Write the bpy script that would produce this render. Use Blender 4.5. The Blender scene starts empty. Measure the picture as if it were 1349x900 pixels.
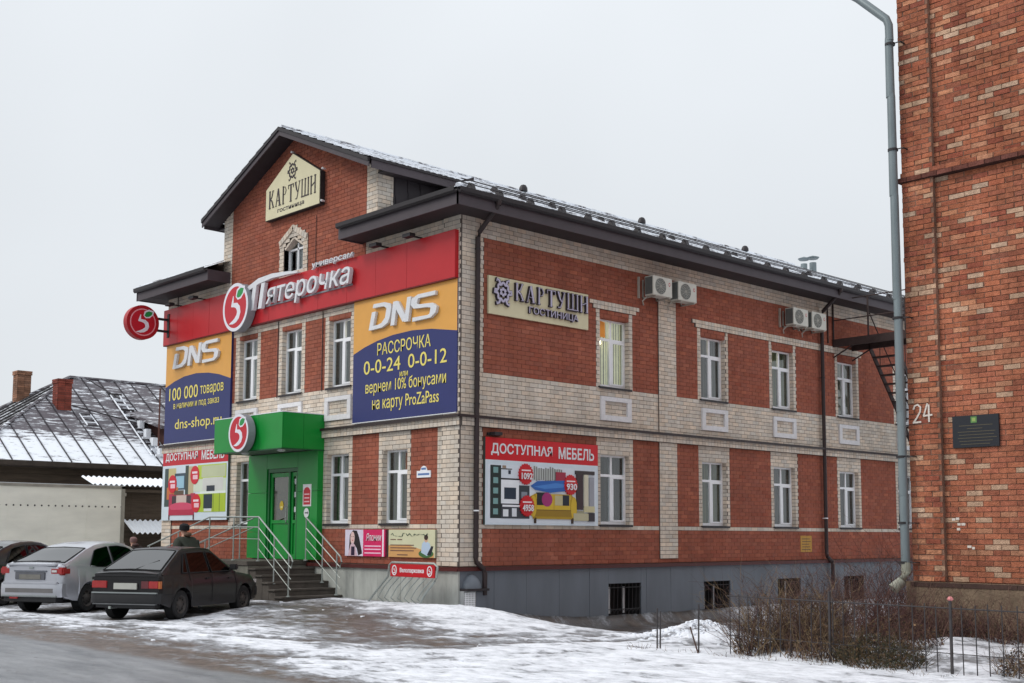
import bpy, bmesh, math, random
from mathutils import Vector, Matrix, noise
random.seed(7)
R = math.radians
SC = bpy.context.scene
COL = SC.collection

# ------------------------------------------------------------------ camera, sky, sun, exposure
cam_d = bpy.data.cameras.new('camera'); cam = bpy.data.objects.new('camera', cam_d); COL.objects.link(cam)
yaw, pitch, roll, F_PX, CY = R(-47.0848), R(5.6946), R(0.2176), 1587.34, 546.565
fwd = Vector((math.sin(yaw)*math.cos(pitch), math.cos(yaw)*math.cos(pitch), math.sin(pitch)))
rt = Vector((math.cos(yaw), -math.sin(yaw), 0)); up = rt.cross(fwd)
r2 = rt*math.cos(roll)+up*math.sin(roll); u2 = -rt*math.sin(roll)+up*math.cos(roll)
CAM = Vector((19.5406, -16.6359, 1.7))
cam.matrix_world = Matrix(((r2.x, u2.x, -fwd.x, CAM.x), (r2.y, u2.y, -fwd.y, CAM.y), (r2.z, u2.z, -fwd.z, CAM.z), (0, 0, 0, 1)))
cam_d.sensor_width = 36; cam_d.lens = 36*F_PX/1349; cam_d.shift_y = (CY-450)/1349; cam_d.clip_end = 3000; cam_d.clip_start = .2
SC.camera = cam

W = bpy.data.worlds.new('World'); SC.world = W; W.use_nodes = True
nt = W.node_tree; nt.nodes.clear()
out = nt.nodes.new('ShaderNodeOutputWorld'); bg = nt.nodes.new('ShaderNodeBackground')
sky = nt.nodes.new('ShaderNodeTexSky'); sky.sky_type = 'NISHITA'; sky.sun_disc = False
SUN_EL, SUN_AZ = 42, 212      # light from the front left of the street
sky.sun_elevation = R(SUN_EL); sky.sun_rotation = R(SUN_AZ); sky.air_density = 1.0; sky.dust_density = 4.0
# an even overcast layer over the blue sky: brighter towards the zenith, faint soft cloud structure
tc = nt.nodes.new('ShaderNodeTexCoord'); sep = nt.nodes.new('ShaderNodeSeparateXYZ'); nt.links.new(tc.outputs['Generated'], sep.inputs[0])
ramp = nt.nodes.new('ShaderNodeMapRange'); ramp.inputs['From Min'].default_value = 0.0; ramp.inputs['From Max'].default_value = 1.0
ramp.inputs['To Min'].default_value = 9.3; ramp.inputs['To Max'].default_value = 20
zp = nt.nodes.new('ShaderNodeMath'); zp.operation = 'POWER'; zp.use_clamp = True; zp.inputs[1].default_value = 2.3; nt.links.new(sep.outputs['Z'], zp.inputs[0]); nt.links.new(zp.outputs[0], ramp.inputs['Value'])
cn = nt.nodes.new('ShaderNodeTexNoise'); cn.inputs['Scale'].default_value = 1.6; cn.inputs['Detail'].default_value = 4; cn.inputs['Roughness'].default_value = .45
nt.links.new(tc.outputs['Generated'], cn.inputs['Vector'])
cm = nt.nodes.new('ShaderNodeMapRange'); cm.inputs['From Min'].default_value = .3; cm.inputs['From Max'].default_value = .7
cm.inputs['To Min'].default_value = .90; cm.inputs['To Max'].default_value = 1.08; nt.links.new(cn.outputs[0], cm.inputs['Value'])
mul = nt.nodes.new('ShaderNodeMath'); mul.operation = 'MULTIPLY'; nt.links.new(ramp.outputs[0], mul.inputs[0]); nt.links.new(cm.outputs[0], mul.inputs[1])
cc = nt.nodes.new('ShaderNodeVectorMath'); cc.operation = 'SCALE'; cc.inputs[0].default_value = (.925, .970, 1.015); nt.links.new(mul.outputs[0], cc.inputs['Scale'])
mx = nt.nodes.new('ShaderNodeMix'); mx.data_type = 'RGBA'; mx.inputs['Factor'].default_value = .93
nt.links.new(sky.outputs[0], mx.inputs['A']); nt.links.new(cc.outputs[0], mx.inputs['B'])
nt.links.new(mx.outputs['Result'], bg.inputs[0]); bg.inputs[1].default_value = 0.09
nt.links.new(bg.outputs[0], out.inputs[0])

sd = bpy.data.lights.new('sun', 'SUN'); sd.energy = 1.3; sd.angle = R(18); sd.color = (1, .96, .9)
sun = bpy.data.objects.new('sun', sd); COL.objects.link(sun)
az = R(SUN_AZ); sdir = Vector((math.sin(az)*math.cos(R(SUN_EL)), math.cos(az)*math.cos(R(SUN_EL)), math.sin(R(SUN_EL))))
sun.rotation_euler = sdir.to_track_quat('Z', 'Y').to_euler()
vs = SC.view_settings; vs.view_transform = 'Standard'; vs.look = 'None'; vs.gamma = 1; vs.exposure = 0.0; vs.use_curve_mapping = False

# ------------------------------------------------------------------ materials
def ln(r, g, b):
    f = lambda c: (c/255/12.92 if c/255 <= .04045 else ((c/255+.055)/1.055)**2.4)
    return (f(r), f(g), f(b))
_m = {}
def mat(name, col=(.5, .5, .5), rough=.7, var=.15, scale=6, bump=.0, metal=0, attr=False, emit=0, spec=.4, scale2=None, coat=0, stretch=None, weather=0):
    if name in _m: return _m[name]
    m = bpy.data.materials.new(name); m.use_nodes = True; n = m.node_tree.nodes; l = m.node_tree.links
    b = n['Principled BSDF']; b.inputs['Roughness'].default_value = rough; b.inputs['Metallic'].default_value = metal
    b.inputs['Specular IOR Level'].default_value = spec; b.inputs['Coat Weight'].default_value = coat; b.inputs['Coat Roughness'].default_value = .12
    g = n.new('ShaderNodeNewGeometry'); pos = g.outputs['Position']
    if stretch:
        mp = n.new('ShaderNodeMapping'); mp.inputs['Scale'].default_value = stretch; l.new(pos, mp.inputs[0]); pos = mp.outputs[0]
    t = n.new('ShaderNodeTexNoise'); t.inputs['Scale'].default_value = scale; t.inputs['Detail'].default_value = 6; t.inputs['Roughness'].default_value = .62
    l.new(pos, t.inputs['Vector'])
    mr = n.new('ShaderNodeMapRange'); mr.inputs['From Min'].default_value = .28; mr.inputs['From Max'].default_value = .72
    mr.inputs['To Min'].default_value = 1-var; mr.inputs['To Max'].default_value = 1+var; l.new(t.outputs[0], mr.inputs['Value'])
    sc = n.new('ShaderNodeVectorMath'); sc.operation = 'SCALE'; l.new(mr.outputs[0], sc.inputs['Scale'])
    if attr:
        a = n.new('ShaderNodeAttribute'); a.attribute_name = 'Col'; l.new(a.outputs['Color'], sc.inputs[0])
    else: sc.inputs[0].default_value = col[:3]
    outc = sc.outputs[0]
    if weather:
        t3 = n.new('ShaderNodeTexNoise'); t3.inputs['Scale'].default_value = .8; t3.inputs['Detail'].default_value = 8; t3.inputs['Roughness'].default_value = .7
        mp3 = n.new('ShaderNodeMapping'); mp3.inputs['Scale'].default_value = (2.2, 2.2, .55); l.new(g.outputs['Position'], mp3.inputs[0]); l.new(mp3.outputs[0], t3.inputs['Vector'])
        r3 = n.new('ShaderNodeMapRange'); r3.inputs['From Min'].default_value = .35; r3.inputs['From Max'].default_value = .68; r3.inputs['To Min'].default_value = 1-weather; r3.inputs['To Max'].default_value = 1+weather*.55; l.new(t3.outputs[0], r3.inputs['Value'])
        s3 = n.new('ShaderNodeVectorMath'); s3.operation = 'SCALE'; l.new(r3.outputs[0], s3.inputs['Scale']); l.new(outc, s3.inputs[0])
        t4 = n.new('ShaderNodeTexNoise'); t4.inputs['Scale'].default_value = 2.3; t4.inputs['Detail'].default_value = 10; t4.inputs['Roughness'].default_value = .78; l.new(g.outputs['Position'], t4.inputs['Vector'])
        r4 = n.new('ShaderNodeMapRange'); r4.inputs['From Min'].default_value = .60; r4.inputs['From Max'].default_value = .80; r4.inputs['To Min'].default_value = 0; r4.inputs['To Max'].default_value = weather*1.3; l.new(t4.outputs[0], r4.inputs['Value'])
        m4 = n.new('ShaderNodeMix'); m4.data_type = 'RGBA'; l.new(r4.outputs[0], m4.inputs['Factor']); l.new(s3.outputs[0], m4.inputs['A']); m4.inputs['B'].default_value = (.48, .42, .38, 1); outc = m4.outputs['Result']
    l.new(outc, b.inputs['Base Color'])
    if bump:
        bn = n.new('ShaderNodeBump'); bn.inputs['Strength'].default_value = bump; bn.inputs['Distance'].default_value = .02
        t2 = n.new('ShaderNodeTexNoise'); t2.inputs['Scale'].default_value = scale2 or scale*4; t2.inputs['Detail'].default_value = 5; l.new(pos, t2.inputs['Vector'])
        l.new(t2.outputs[0], bn.inputs['Height']); l.new(bn.outputs[0], b.inputs['Normal'])
    if emit:
        b.inputs['Emission Color'].default_value = (*col[:3], 1); b.inputs['Emission Strength'].default_value = emit
    _m[name] = m; return m

MASON = mat('masonry', attr=True, rough=.9, var=.10, scale=7, bump=.35, scale2=60, spec=.2, weather=.17)
OLDM = mat('old_masonry', attr=True, rough=.95, var=.30, scale=16, bump=1.0, scale2=48, spec=.15, weather=.34)
PRINT = mat('print', attr=True, rough=.42, var=.05, scale=2.5, spec=.4)
TRIM = mat('roof_metal', ln(40, 35, 38), .5, .12, 3, spec=.4)
TRIMD = mat('dark_brown_metal', ln(48, 36, 36), .5, .15, 3)
FASC = mat('fascia_paint', ln(72, 64, 69), .55, .1, 3)
SOFF = mat('soffit', ln(50, 42, 45), .7, .12, 4)
WHITE = mat('white_plastic', (.83, .84, .86), .4, .04, 8)
STUCCO = mat('white_stucco', (.68, .67, .68), .85, .1, 9, bump=.3)
BLACKM = mat('black_iron', (.025, .022, .024), .6, .2, 8)
STEEL = mat('stainless', (.34, .37, .35), .5, .12, 8, metal=.55)
DARK = mat('dark_void', (.012, .012, .013), .9, .1, 3)
GALV = mat('galvanised', ln(118, 128, 131), .45, .14, 2.2, metal=.25, stretch=(3, 3, .8))
RUST = mat('rusty_iron', (.06, .032, .025), .85, .35, 5)
CONC = mat('concrete', ln(150, 143, 130), .92, .22, 2.2, bump=.5)
SNOW = mat('snow', (.80, .83, .88), .75, .06, 6, bump=.6, scale2=14)
RUBBER = mat('rubber', (.018, .018, .019), .85, .3, 12)
REDM = mat('red_composite', ln(184, 28, 36), .38, .08, 1.2)
GREENM = mat('green_composite', ln(12, 136, 50), .34, .08, 1.2)

def glass(name, tint=(.8, .86, .86), refl=1.0):
    if name in _m: return _m[name]
    m = bpy.data.materials.new(name); m.use_nodes = True; n = m.node_tree.nodes; l = m.node_tree.links; n.clear()
    o = n.new('ShaderNodeOutputMaterial'); mixs = n.new('ShaderNodeMixShader'); tr = n.new('ShaderNodeBsdfTransparent'); gl = n.new('ShaderNodeBsdfGlossy')
    fr = n.new('ShaderNodeFresnel'); gg = n.new('ShaderNodeNewGeometry'); im = n.new('ShaderNodeMapRange'); im.inputs['To Min'].default_value = 1.52; im.inputs['To Max'].default_value = 1/1.52; l.new(gg.outputs['Backfacing'], im.inputs['Value']); l.new(im.outputs[0], fr.inputs['IOR'])
    tr.inputs[0].default_value = (*tint, 1); gl.inputs['Roughness'].default_value = .03; gl.inputs[0].default_value = (refl, refl, refl, 1)
    nz = n.new('ShaderNodeTexNoise'); nz.inputs['Scale'].default_value = 1.7; bp = n.new('ShaderNodeBump'); bp.inputs['Strength'].default_value = .05
    l.new(nz.outputs[0], bp.inputs['Height']); l.new(bp.outputs[0], gl.inputs['Normal'])
    mt = n.new('ShaderNodeMath'); mt.operation = 'MULTIPLY_ADD'; mt.inputs[1].default_value = 1.2; mt.inputs[2].default_value = .05
    l.new(fr.outputs[0], mt.inputs[0]); l.new(mt.outputs[0], mixs.inputs[0]); l.new(tr.outputs[0], mixs.inputs[1]); l.new(gl.outputs[0], mixs.inputs[2]); l.new(mixs.outputs[0], o.inputs[0])
    _m[name] = m; return m
GLASS = glass('window_glass'); CARGL = glass('car_glass', (.07, .075, .08), 1.0); CARGLD = glass('car_glass_dark', (.03, .03, .035), .4)

# ------------------------------------------------------------------ mesh collector
class MB:
    def __init__(s): s.v = []; s.f = []; s.c = []; s.m = []
    def add(s, vs_, fs, col=None, mi=0):
        b = len(s.v); s.v += [tuple(p) for p in vs_]
        for f in fs: s.f.append([b+i for i in f]); s.c.append(col or (.5, .5, .5)); s.m.append(mi)
    def box(s, x0, x1, y0, y1, z0, z1, col=None, mi=0):
        s.add([(x0, y0, z0), (x1, y0, z0), (x1, y1, z0), (x0, y1, z0), (x0, y0, z1), (x1, y0, z1), (x1, y1, z1), (x0, y1, z1)],
              [(0, 3, 2, 1), (4, 5, 6, 7), (0, 1, 5, 4), (1, 2, 6, 5), (2, 3, 7, 6), (3, 0, 4, 7)], col, mi)
    def fbox(s, fr, u0, u1, d0, d1, z0, z1, col=None, mi=0):
        P = [fr(u, d, z) for z in (z0, z1) for (u, d) in ((u0, d0), (u1, d0), (u1, d1), (u0, d1))]
        s.add(P, [(0, 1, 2, 3), (4, 7, 6, 5), (0, 4, 5, 1), (1, 5, 6, 2), (2, 6, 7, 3), (3, 7, 4, 0)], col, mi)
    def prism(s, fr, pts, d0, d1, col=None, mi=0):      # outline in (u,z), extruded d0 (back) .. d1 (front)
        n = len(pts); s.add([fr(u, d0, z) for u, z in pts]+[fr(u, d1, z) for u, z in pts],
            [tuple(range(n, 2*n)), tuple(range(n-1, -1, -1))]+[(i, (i+1) % n, n+(i+1) % n, n+i) for i in range(n)], col, mi)
    def tube(s, path, r, n=8, col=None, mi=0, cap=True):
        P = [Vector(p) for p in path]; rings = []
        for i, p in enumerate(P):
            t = (P[min(i+1, len(P)-1)]-P[max(i-1, 0)]).normalized()
            a = t.cross(Vector((0, 0, 1)) if abs(t.z) < .95 else Vector((1, 0, 0))).normalized(); b = t.cross(a)
            rr = r[i] if isinstance(r, (list, tuple)) else r
            rings.append([p+(a*math.cos(2*math.pi*k/n)+b*math.sin(2*math.pi*k/n))*rr for k in range(n)])
        V = [q for rg in rings for q in rg]; Fs = []
        for i in range(len(P)-1):
            for k in range(n): Fs.append((i*n+k, i*n+(k+1) % n, (i+1)*n+(k+1) % n, (i+1)*n+k))
        if cap: Fs += [tuple(range(n-1, -1, -1)), tuple((len(P)-1)*n+k for k in range(n))]
        s.add(V, Fs, col, mi)
    def lathe(s, c, axis, prof, n=20, col=None, mi=0):  # prof: (along axis, radius)
        ax = Vector(axis).normalized(); a = ax.cross(Vector((0, 0, 1)) if abs(ax.z) < .9 else Vector((1, 0, 0))).normalized(); b = ax.cross(a); c = Vector(c)
        V = [c+ax*h+(a*math.cos(2*math.pi*k/n)+b*math.sin(2*math.pi*k/n))*r for h, r in prof for k in range(n)]
        Fs = [(i*n+k, i*n+(k+1) % n, (i+1)*n+(k+1) % n, (i+1)*n+k) for i in range(len(prof)-1) for k in range(n)]
        s.add(V, Fs, col, mi)
    def build(s, name, mats, parent=None, smooth=False, bevel=0):
        me = bpy.data.meshes.new(name); me.from_pydata(s.v, [], s.f)
        if not isinstance(mats, (list, tuple)): mats = [mats]
        for m in mats: me.materials.append(m)
        if len(mats) > 1: me.polygons.foreach_set('material_index', s.m)
        if any('attr' for _ in [0]) and any(c != (.5, .5, .5) for c in s.c):
            at = me.color_attributes.new('Col', 'FLOAT_COLOR', 'CORNER'); buf = []
            for f, c in zip(s.f, s.c): buf += [c[0], c[1], c[2], 1.0]*len(f)
            at.data.foreach_set('color', buf)
        bm = bmesh.new(); bm.from_mesh(me)
        if bevel: bmesh.ops.bevel(bm, geom=[e for e in bm.edges if len(e.link_faces) == 2 and e.calc_face_angle(0) > .6], offset=bevel, segments=2, affect='EDGES')
        bmesh.ops.recalc_face_normals(bm, faces=bm.faces)
        if smooth:
            for f in bm.faces: f.smooth = True
            for e in bm.edges: e.smooth = not (len(e.link_faces) == 2 and e.calc_face_angle(0) > R(34))
        bm.to_mesh(me); bm.free()
        o = bpy.data.objects.new(name, me); COL.objects.link(o)
        if parent: o.parent = parent
        return o

def tag(o, label=None, cat=None, group=None, kind=None):
    if label: o['label'] = label
    if cat: o['category'] = cat
    if group: o['group'] = group
    if kind: o['kind'] = kind
    return o
def thing(name, label, cat, group=None, loc=(0, 0, 0)):
    o = bpy.data.objects.new(name, None); COL.objects.link(o); o.empty_display_size = .3; o.location = loc
    return tag(o, label, cat, group)
FR = lambda u, d, z: (u, -d, z)            # front wall y=0, u = x, outwards -y
SD = lambda u, d, z: (d, u, z)             # side wall x=0, u = y, outwards +x
def shift(fr, du=0, dd=0, dz=0): return lambda u, d, z: fr(u+du, d+dd, z+dz)

_tc = {}
def text(parent, body, fr, u0, u1, z0, z1, m, d=.0, ext=.002, shear=0, offset=0, name='lettering', capfit=True):
    cu = bpy.data.curves.new('t', 'FONT'); cu.body = body; cu.offset = offset; cu.resolution_u = 3; cu.extrude = .5
    o = bpy.data.objects.new('t', cu); COL.objects.link(o); bpy.context.view_layer.update()
    me = bpy.data.meshes.new_from_object(o.evaluated_get(bpy.context.evaluated_depsgraph_get()))
    bpy.data.objects.remove(o)
    xs = [v.co.x for v in me.vertices]; ys = [v.co.y for v in me.vertices]; a, b, c, e = min(xs), max(xs), min(ys), max(ys)
    for v in me.vertices:
        zz = z0+(v.co.y-c)/(e-c)*(z1-z0); uu = u0+(v.co.x-a)/(b-a)*(u1-u0)+shear*(zz-z0)
        v.co = fr(uu, d+(v.co.z+.5)*ext, zz)
    me.materials.clear(); me.materials.append(m); me.name = name
    ob = bpy.data.objects.new(name, me); COL.objects.link(ob); ob.parent = parent
    return ob

def stroke(pts, ws):        # variable width stroke -> outline in 2D
    L = []; Rr = []
    for i, (x, y) in enumerate(pts):
        x0, y0 = pts[max(i-1, 0)]; x1, y1 = pts[min(i+1, len(pts)-1)]; dx, dy = x1-x0, y1-y0; q = math.hypot(dx, dy) or 1
        w = ws[i] if isinstance(ws, (list, tuple)) else ws
        L.append((x-dy/q*w/2, y+dx/q*w/2)); Rr.append((x+dy/q*w/2, y-dx/q*w/2))
    return L+Rr[::-1]
_jk = [0]
def stroke_quads(mb, fr, pts, ws, d0, d1, tf, col=None, mi=0):
    _jk[0] = (_jk[0]+1) % 9; d1 += .0007*_jk[0]
    o = stroke(pts, ws); n = len(pts)
    for i in range(n-1): mb.prism(fr, [tf(*o[i]), tf(*o[i+1]), tf(*o[2*n-2-i]), tf(*o[2*n-1-i])], d0, d1, col, mi)
def ell(cx, cz, rx, rz, n=28, a0=0): return [(cx+rx*math.cos(a0+2*math.pi*k/n), cz+rz*math.sin(a0+2*math.pi*k/n)) for k in range(n)]
class Print:
    def __init__(s, fr, d): s.mb = MB(); s.fr = fr; s.d = d; s.k = 0
    def poly(s, pts, col):
        s.k += 1; n = len(pts); a = sum(pts[i][0]*pts[(i+1) % n][1]-pts[(i+1) % n][0]*pts[i][1] for i in range(n))
        if a < 0: pts = pts[::-1]
        s.mb.prism(s.fr, pts, s.d, s.d+.0008+.00045*s.k, ln(*col))
    def rect(s, u0, u1, z0, z1, col): s.poly([(u0, z0), (u1, z0), (u1, z1), (u0, z1)], col)
    def star(s, cx, cz, r, col, n=22, asp=1): s.poly([(cx+r*asp*(1 if k % 2 else .88)*math.cos(math.pi*k/n), cz+r*(1 if k % 2 else .88)*math.sin(math.pi*k/n)) for k in range(2*n)], col)
    def build(s, parent, name='picture'): return s.mb.build(name, PRINT, parent)

# ------------------------------------------------------------------ masonry
def vary(c, a=.14):
    k = 1+random.uniform(-a, a); h = random.uniform(-.05, .05); return (c[0]*k*(1+h), c[1]*k, c[2]*k*(1-h))
RED = (.32, .104, .067); CREAM = (.645, .56, .47); REDMORT = (.25, .105, .075); CRMORT = (.12, .10, .09)
def bcol(kind):
    if kind == 'R':
        q = random.random(); return vary(RED if q < .8 else (.365, .122, .076) if q < .93 else (.30, .09, .058), .08)
    if kind == 'O':
        q = random.random()
        return vary((.42, .150, .084) if q < .42 else (.38, .128, .075) if q < .68 else (.32, .098, .062) if q < .77 else (.54, .36, .25) if q < .87 else (.52, .24, .14) if q < .97 else (.30, .11, .07), .15)
    if kind == 'D': return vary((.16, .06, .045), .3)
    return vary(CREAM, .10)
MORT = {'R': REDMORT, 'C': CRMORT, 'S': CRMORT, 'H': CRMORT, 'O': (.25, .14, .10), 'D': (.07, .035, .03)}
_bm = {}
def brick_wall(parent, fr, zones, z0, z1, ch, bl, span=None, near=300, hide=None, name='brick', MM=None):
    MM = MM or MASON
    """zones painted in order: (u0,u1,z0,z1,kind,proud); kind None = opening"""
    nrow = int(round((z1-z0)/ch)); bricks = []; back = MB(); stuff = MB()
    for k in range(nrow):
        za = z0+k*ch; zc = za+ch/2
        act = [q for q in zones if q[2] < zc < q[3]]
        bps = sorted({round(x, 4) for q in act for x in q[:2]}); ints = []
        for a, b in zip(bps, bps[1:]):
            if b-a < .004: continue
            m = (a+b)/2; top = None
            for q in act:
                if q[0] < m < q[1]: top = q
            if top is None: continue
            if ints and ints[-1][3] is top and abs(ints[-1][1]-a) < 1e-4: ints[-1][1] = b
            else: ints.append([a, b, None, top])
        if span:
            lo, hi = span(zc); ints = [[max(i[0], lo), min(i[1], hi), 0, i[3]] for i in ints if min(i[1], hi)-max(i[0], lo) > .02]
        for a, b, _, q in ints:
            kd, pr_ = q[4], q[5]
            if kd is None: continue
            mc = MORT[kd]; j = .011
            back.add([fr(a, pr_-.009, za), fr(b, pr_-.009, za), fr(b, pr_-.009, za+ch), fr(a, pr_-.009, za+ch)], [(0, 1, 2, 3)], mc)
            if pr_ > .01:
                for e in (a, b): back.add([fr(e, pr_-.009, za), fr(e, -.009, za), fr(e, -.009, za+ch), fr(e, pr_-.009, za+ch)], [(0, 1, 2, 3)], mc)
                back.add([fr(a, pr_-.009, za), fr(b, pr_-.009, za), fr(b, -.009, za), fr(a, -.009, za)], [(0, 1, 2, 3)], mc)
                back.add([fr(a, pr_-.009, za+ch), fr(b, pr_-.009, za+ch), fr(b, -.009, za+ch), fr(a, -.009, za+ch)], [(0, 1, 2, 3)], mc)
            if kd == 'S': step, off = .13, 0          # headers stacked
            else: step, off = bl, (bl/2 if k % 2 else 0)
            n0 = math.floor((a-off)/step)
            x = n0*step+off
            while x < b:
                p, q2 = max(x+j/2, a+.001), min(x+step-j/2, b-.001)
                if q2-p > .035: bricks.append((p, q2, za+j/2, za+ch-j/2, pr_, kd))
                x += step
    Cm = CAM; flt = []
    for i, b in enumerate(bricks):
        c = Vector(fr((b[0]+b[1])/2, b[4], (b[2]+b[3])/2)); size = (b[1]-b[0])/((c-Cm).length**2)
        if hide and hide((b[0]+b[1])/2, (b[2]+b[3])/2): size = 0
        flt.append((size, i))
    flt.sort(reverse=True); pick = {i for s_, i in flt[:near] if s_ > 0}
    def cell(mb, p, q, a, b, dd, col, jit, kd=None):
        d1 = dd+jit
        if kd == 'O': p += random.uniform(-.004, .007); q += random.uniform(-.007, .004); a += random.uniform(-.003, .004); b += random.uniform(-.005, .003)
        mb.add([fr(p, d1, a), fr(q, d1, a), fr(q, d1, b), fr(p, d1, b), fr(p, dd-.012, a), fr(q, dd-.012, a), fr(q, dd-.012, b), fr(p, dd-.012, b)],
               [(0, 1, 2, 3), (4, 5, 1, 0), (5, 6, 2, 1), (6, 7, 3, 2), (7, 4, 0, 3)], col)
    for i, (p, q, a, b, dd, kd) in enumerate(bricks):
        kk = 'C' if kd in 'SH' else kd
        if i in pick:
            L = round(q-p, 2); key = (id(fr), kk, L, round(b-a, 3), random.randrange(9))
            if key not in _bm:
                mb = MB(); o_ = fr(0, 0, 0); sub = lambda u, d, z: tuple(x-y for x, y in zip(fr(u, d, z), o_))
                hh = (b-a)/2; l2 = (q-p)/2; col = bcol(kk)
                mb.add([sub(-l2, 0, -hh), sub(l2, 0, -hh), sub(l2, 0, hh), sub(-l2, 0, hh), sub(-l2, -.03, -hh), sub(l2, -.03, -hh), sub(l2, -.03, hh), sub(-l2, -.03, hh)],
                       [(0, 1, 2, 3), (4, 5, 1, 0), (5, 6, 2, 1), (6, 7, 3, 2), (7, 4, 0, 3)], col)
                o = mb.build(name, MM); _bm[key] = o.data; bpy.data.objects.remove(o)
            o = bpy.data.objects.new(name, _bm[key]); COL.objects.link(o); o.parent = parent
            o.location = fr((p+q)/2, dd+random.uniform(-.002, .002), (a+b)/2)
        else: cell(stuff, p, q, a, b, dd, bcol(kk), random.uniform(-.002, .002) if kd != 'O' else random.uniform(-.007, .005), kd)
    st = stuff.build('brickwork', MM, parent); tag(st, kind='stuff')
    bk = back.build('mortar', MM, parent); tag(bk, kind='stuff')
    return len(bricks)
def solid(mb, fr, zones_open, u0, u1, z0, z1, d=-.02):
    """backing wall with rectangular openings"""
    us = sorted({u0, u1}|{q[0] for q in zones_open}|{q[1] for q in zones_open}); zs = sorted({z0, z1}|{q[2] for q in zones_open}|{q[3] for q in zones_open})
    for a, b in zip(us, us[1:]):
        for c, e in zip(zs, zs[1:]):
            m, n = (a+b)/2, (c+e)/2
            if any(q[0] < m < q[1] and q[2] < n < q[3] for q in zones_open): continue
            mb.add([fr(a, d, c), fr(b, d, c), fr(b, d, e), fr(a, d, e)], [(0, 1, 2, 3)], (.2, .15, .12))

def reveal(parent, fr, u0, u1, z0, z1, ch, zb, depth=.14, lint='R'):
    mb = MB()
    for u, s in ((u0, 1), (u1, -1)):
        mb.fbox(fr, u-.001, u+s*.004, -depth-.05, -.012, z0, z1, CRMORT) if s > 0 else mb.fbox(fr, u-.004, u+.001, -depth-.05, -.012, z0, z1, CRMORT)
        k = math.floor((z0-zb)/ch); z = zb+k*ch
        while z < z1-.02:
            a, b = max(z+.006, z0), min(z+ch-.006, z1)
            if b-a > .02: mb.fbox(fr, min(u, u+s*.013), max(u, u+s*.013), -depth-.04, -.004, a, b, bcol('C'))
            z += ch
    x = u0+.015
    while x < u1-.03:
        e = min(x+.12, u1-.015); mb.fbox(fr, x, e, -depth-.04, -.002, z1-.012, z1+.001, bcol(lint)); x = e+.01
    mb.fbox(fr, u0, u1, -depth-.05, -.01, z1-.006, z1+.002, REDMORT)
    mb.build('window_reveal', MASON, parent)

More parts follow.
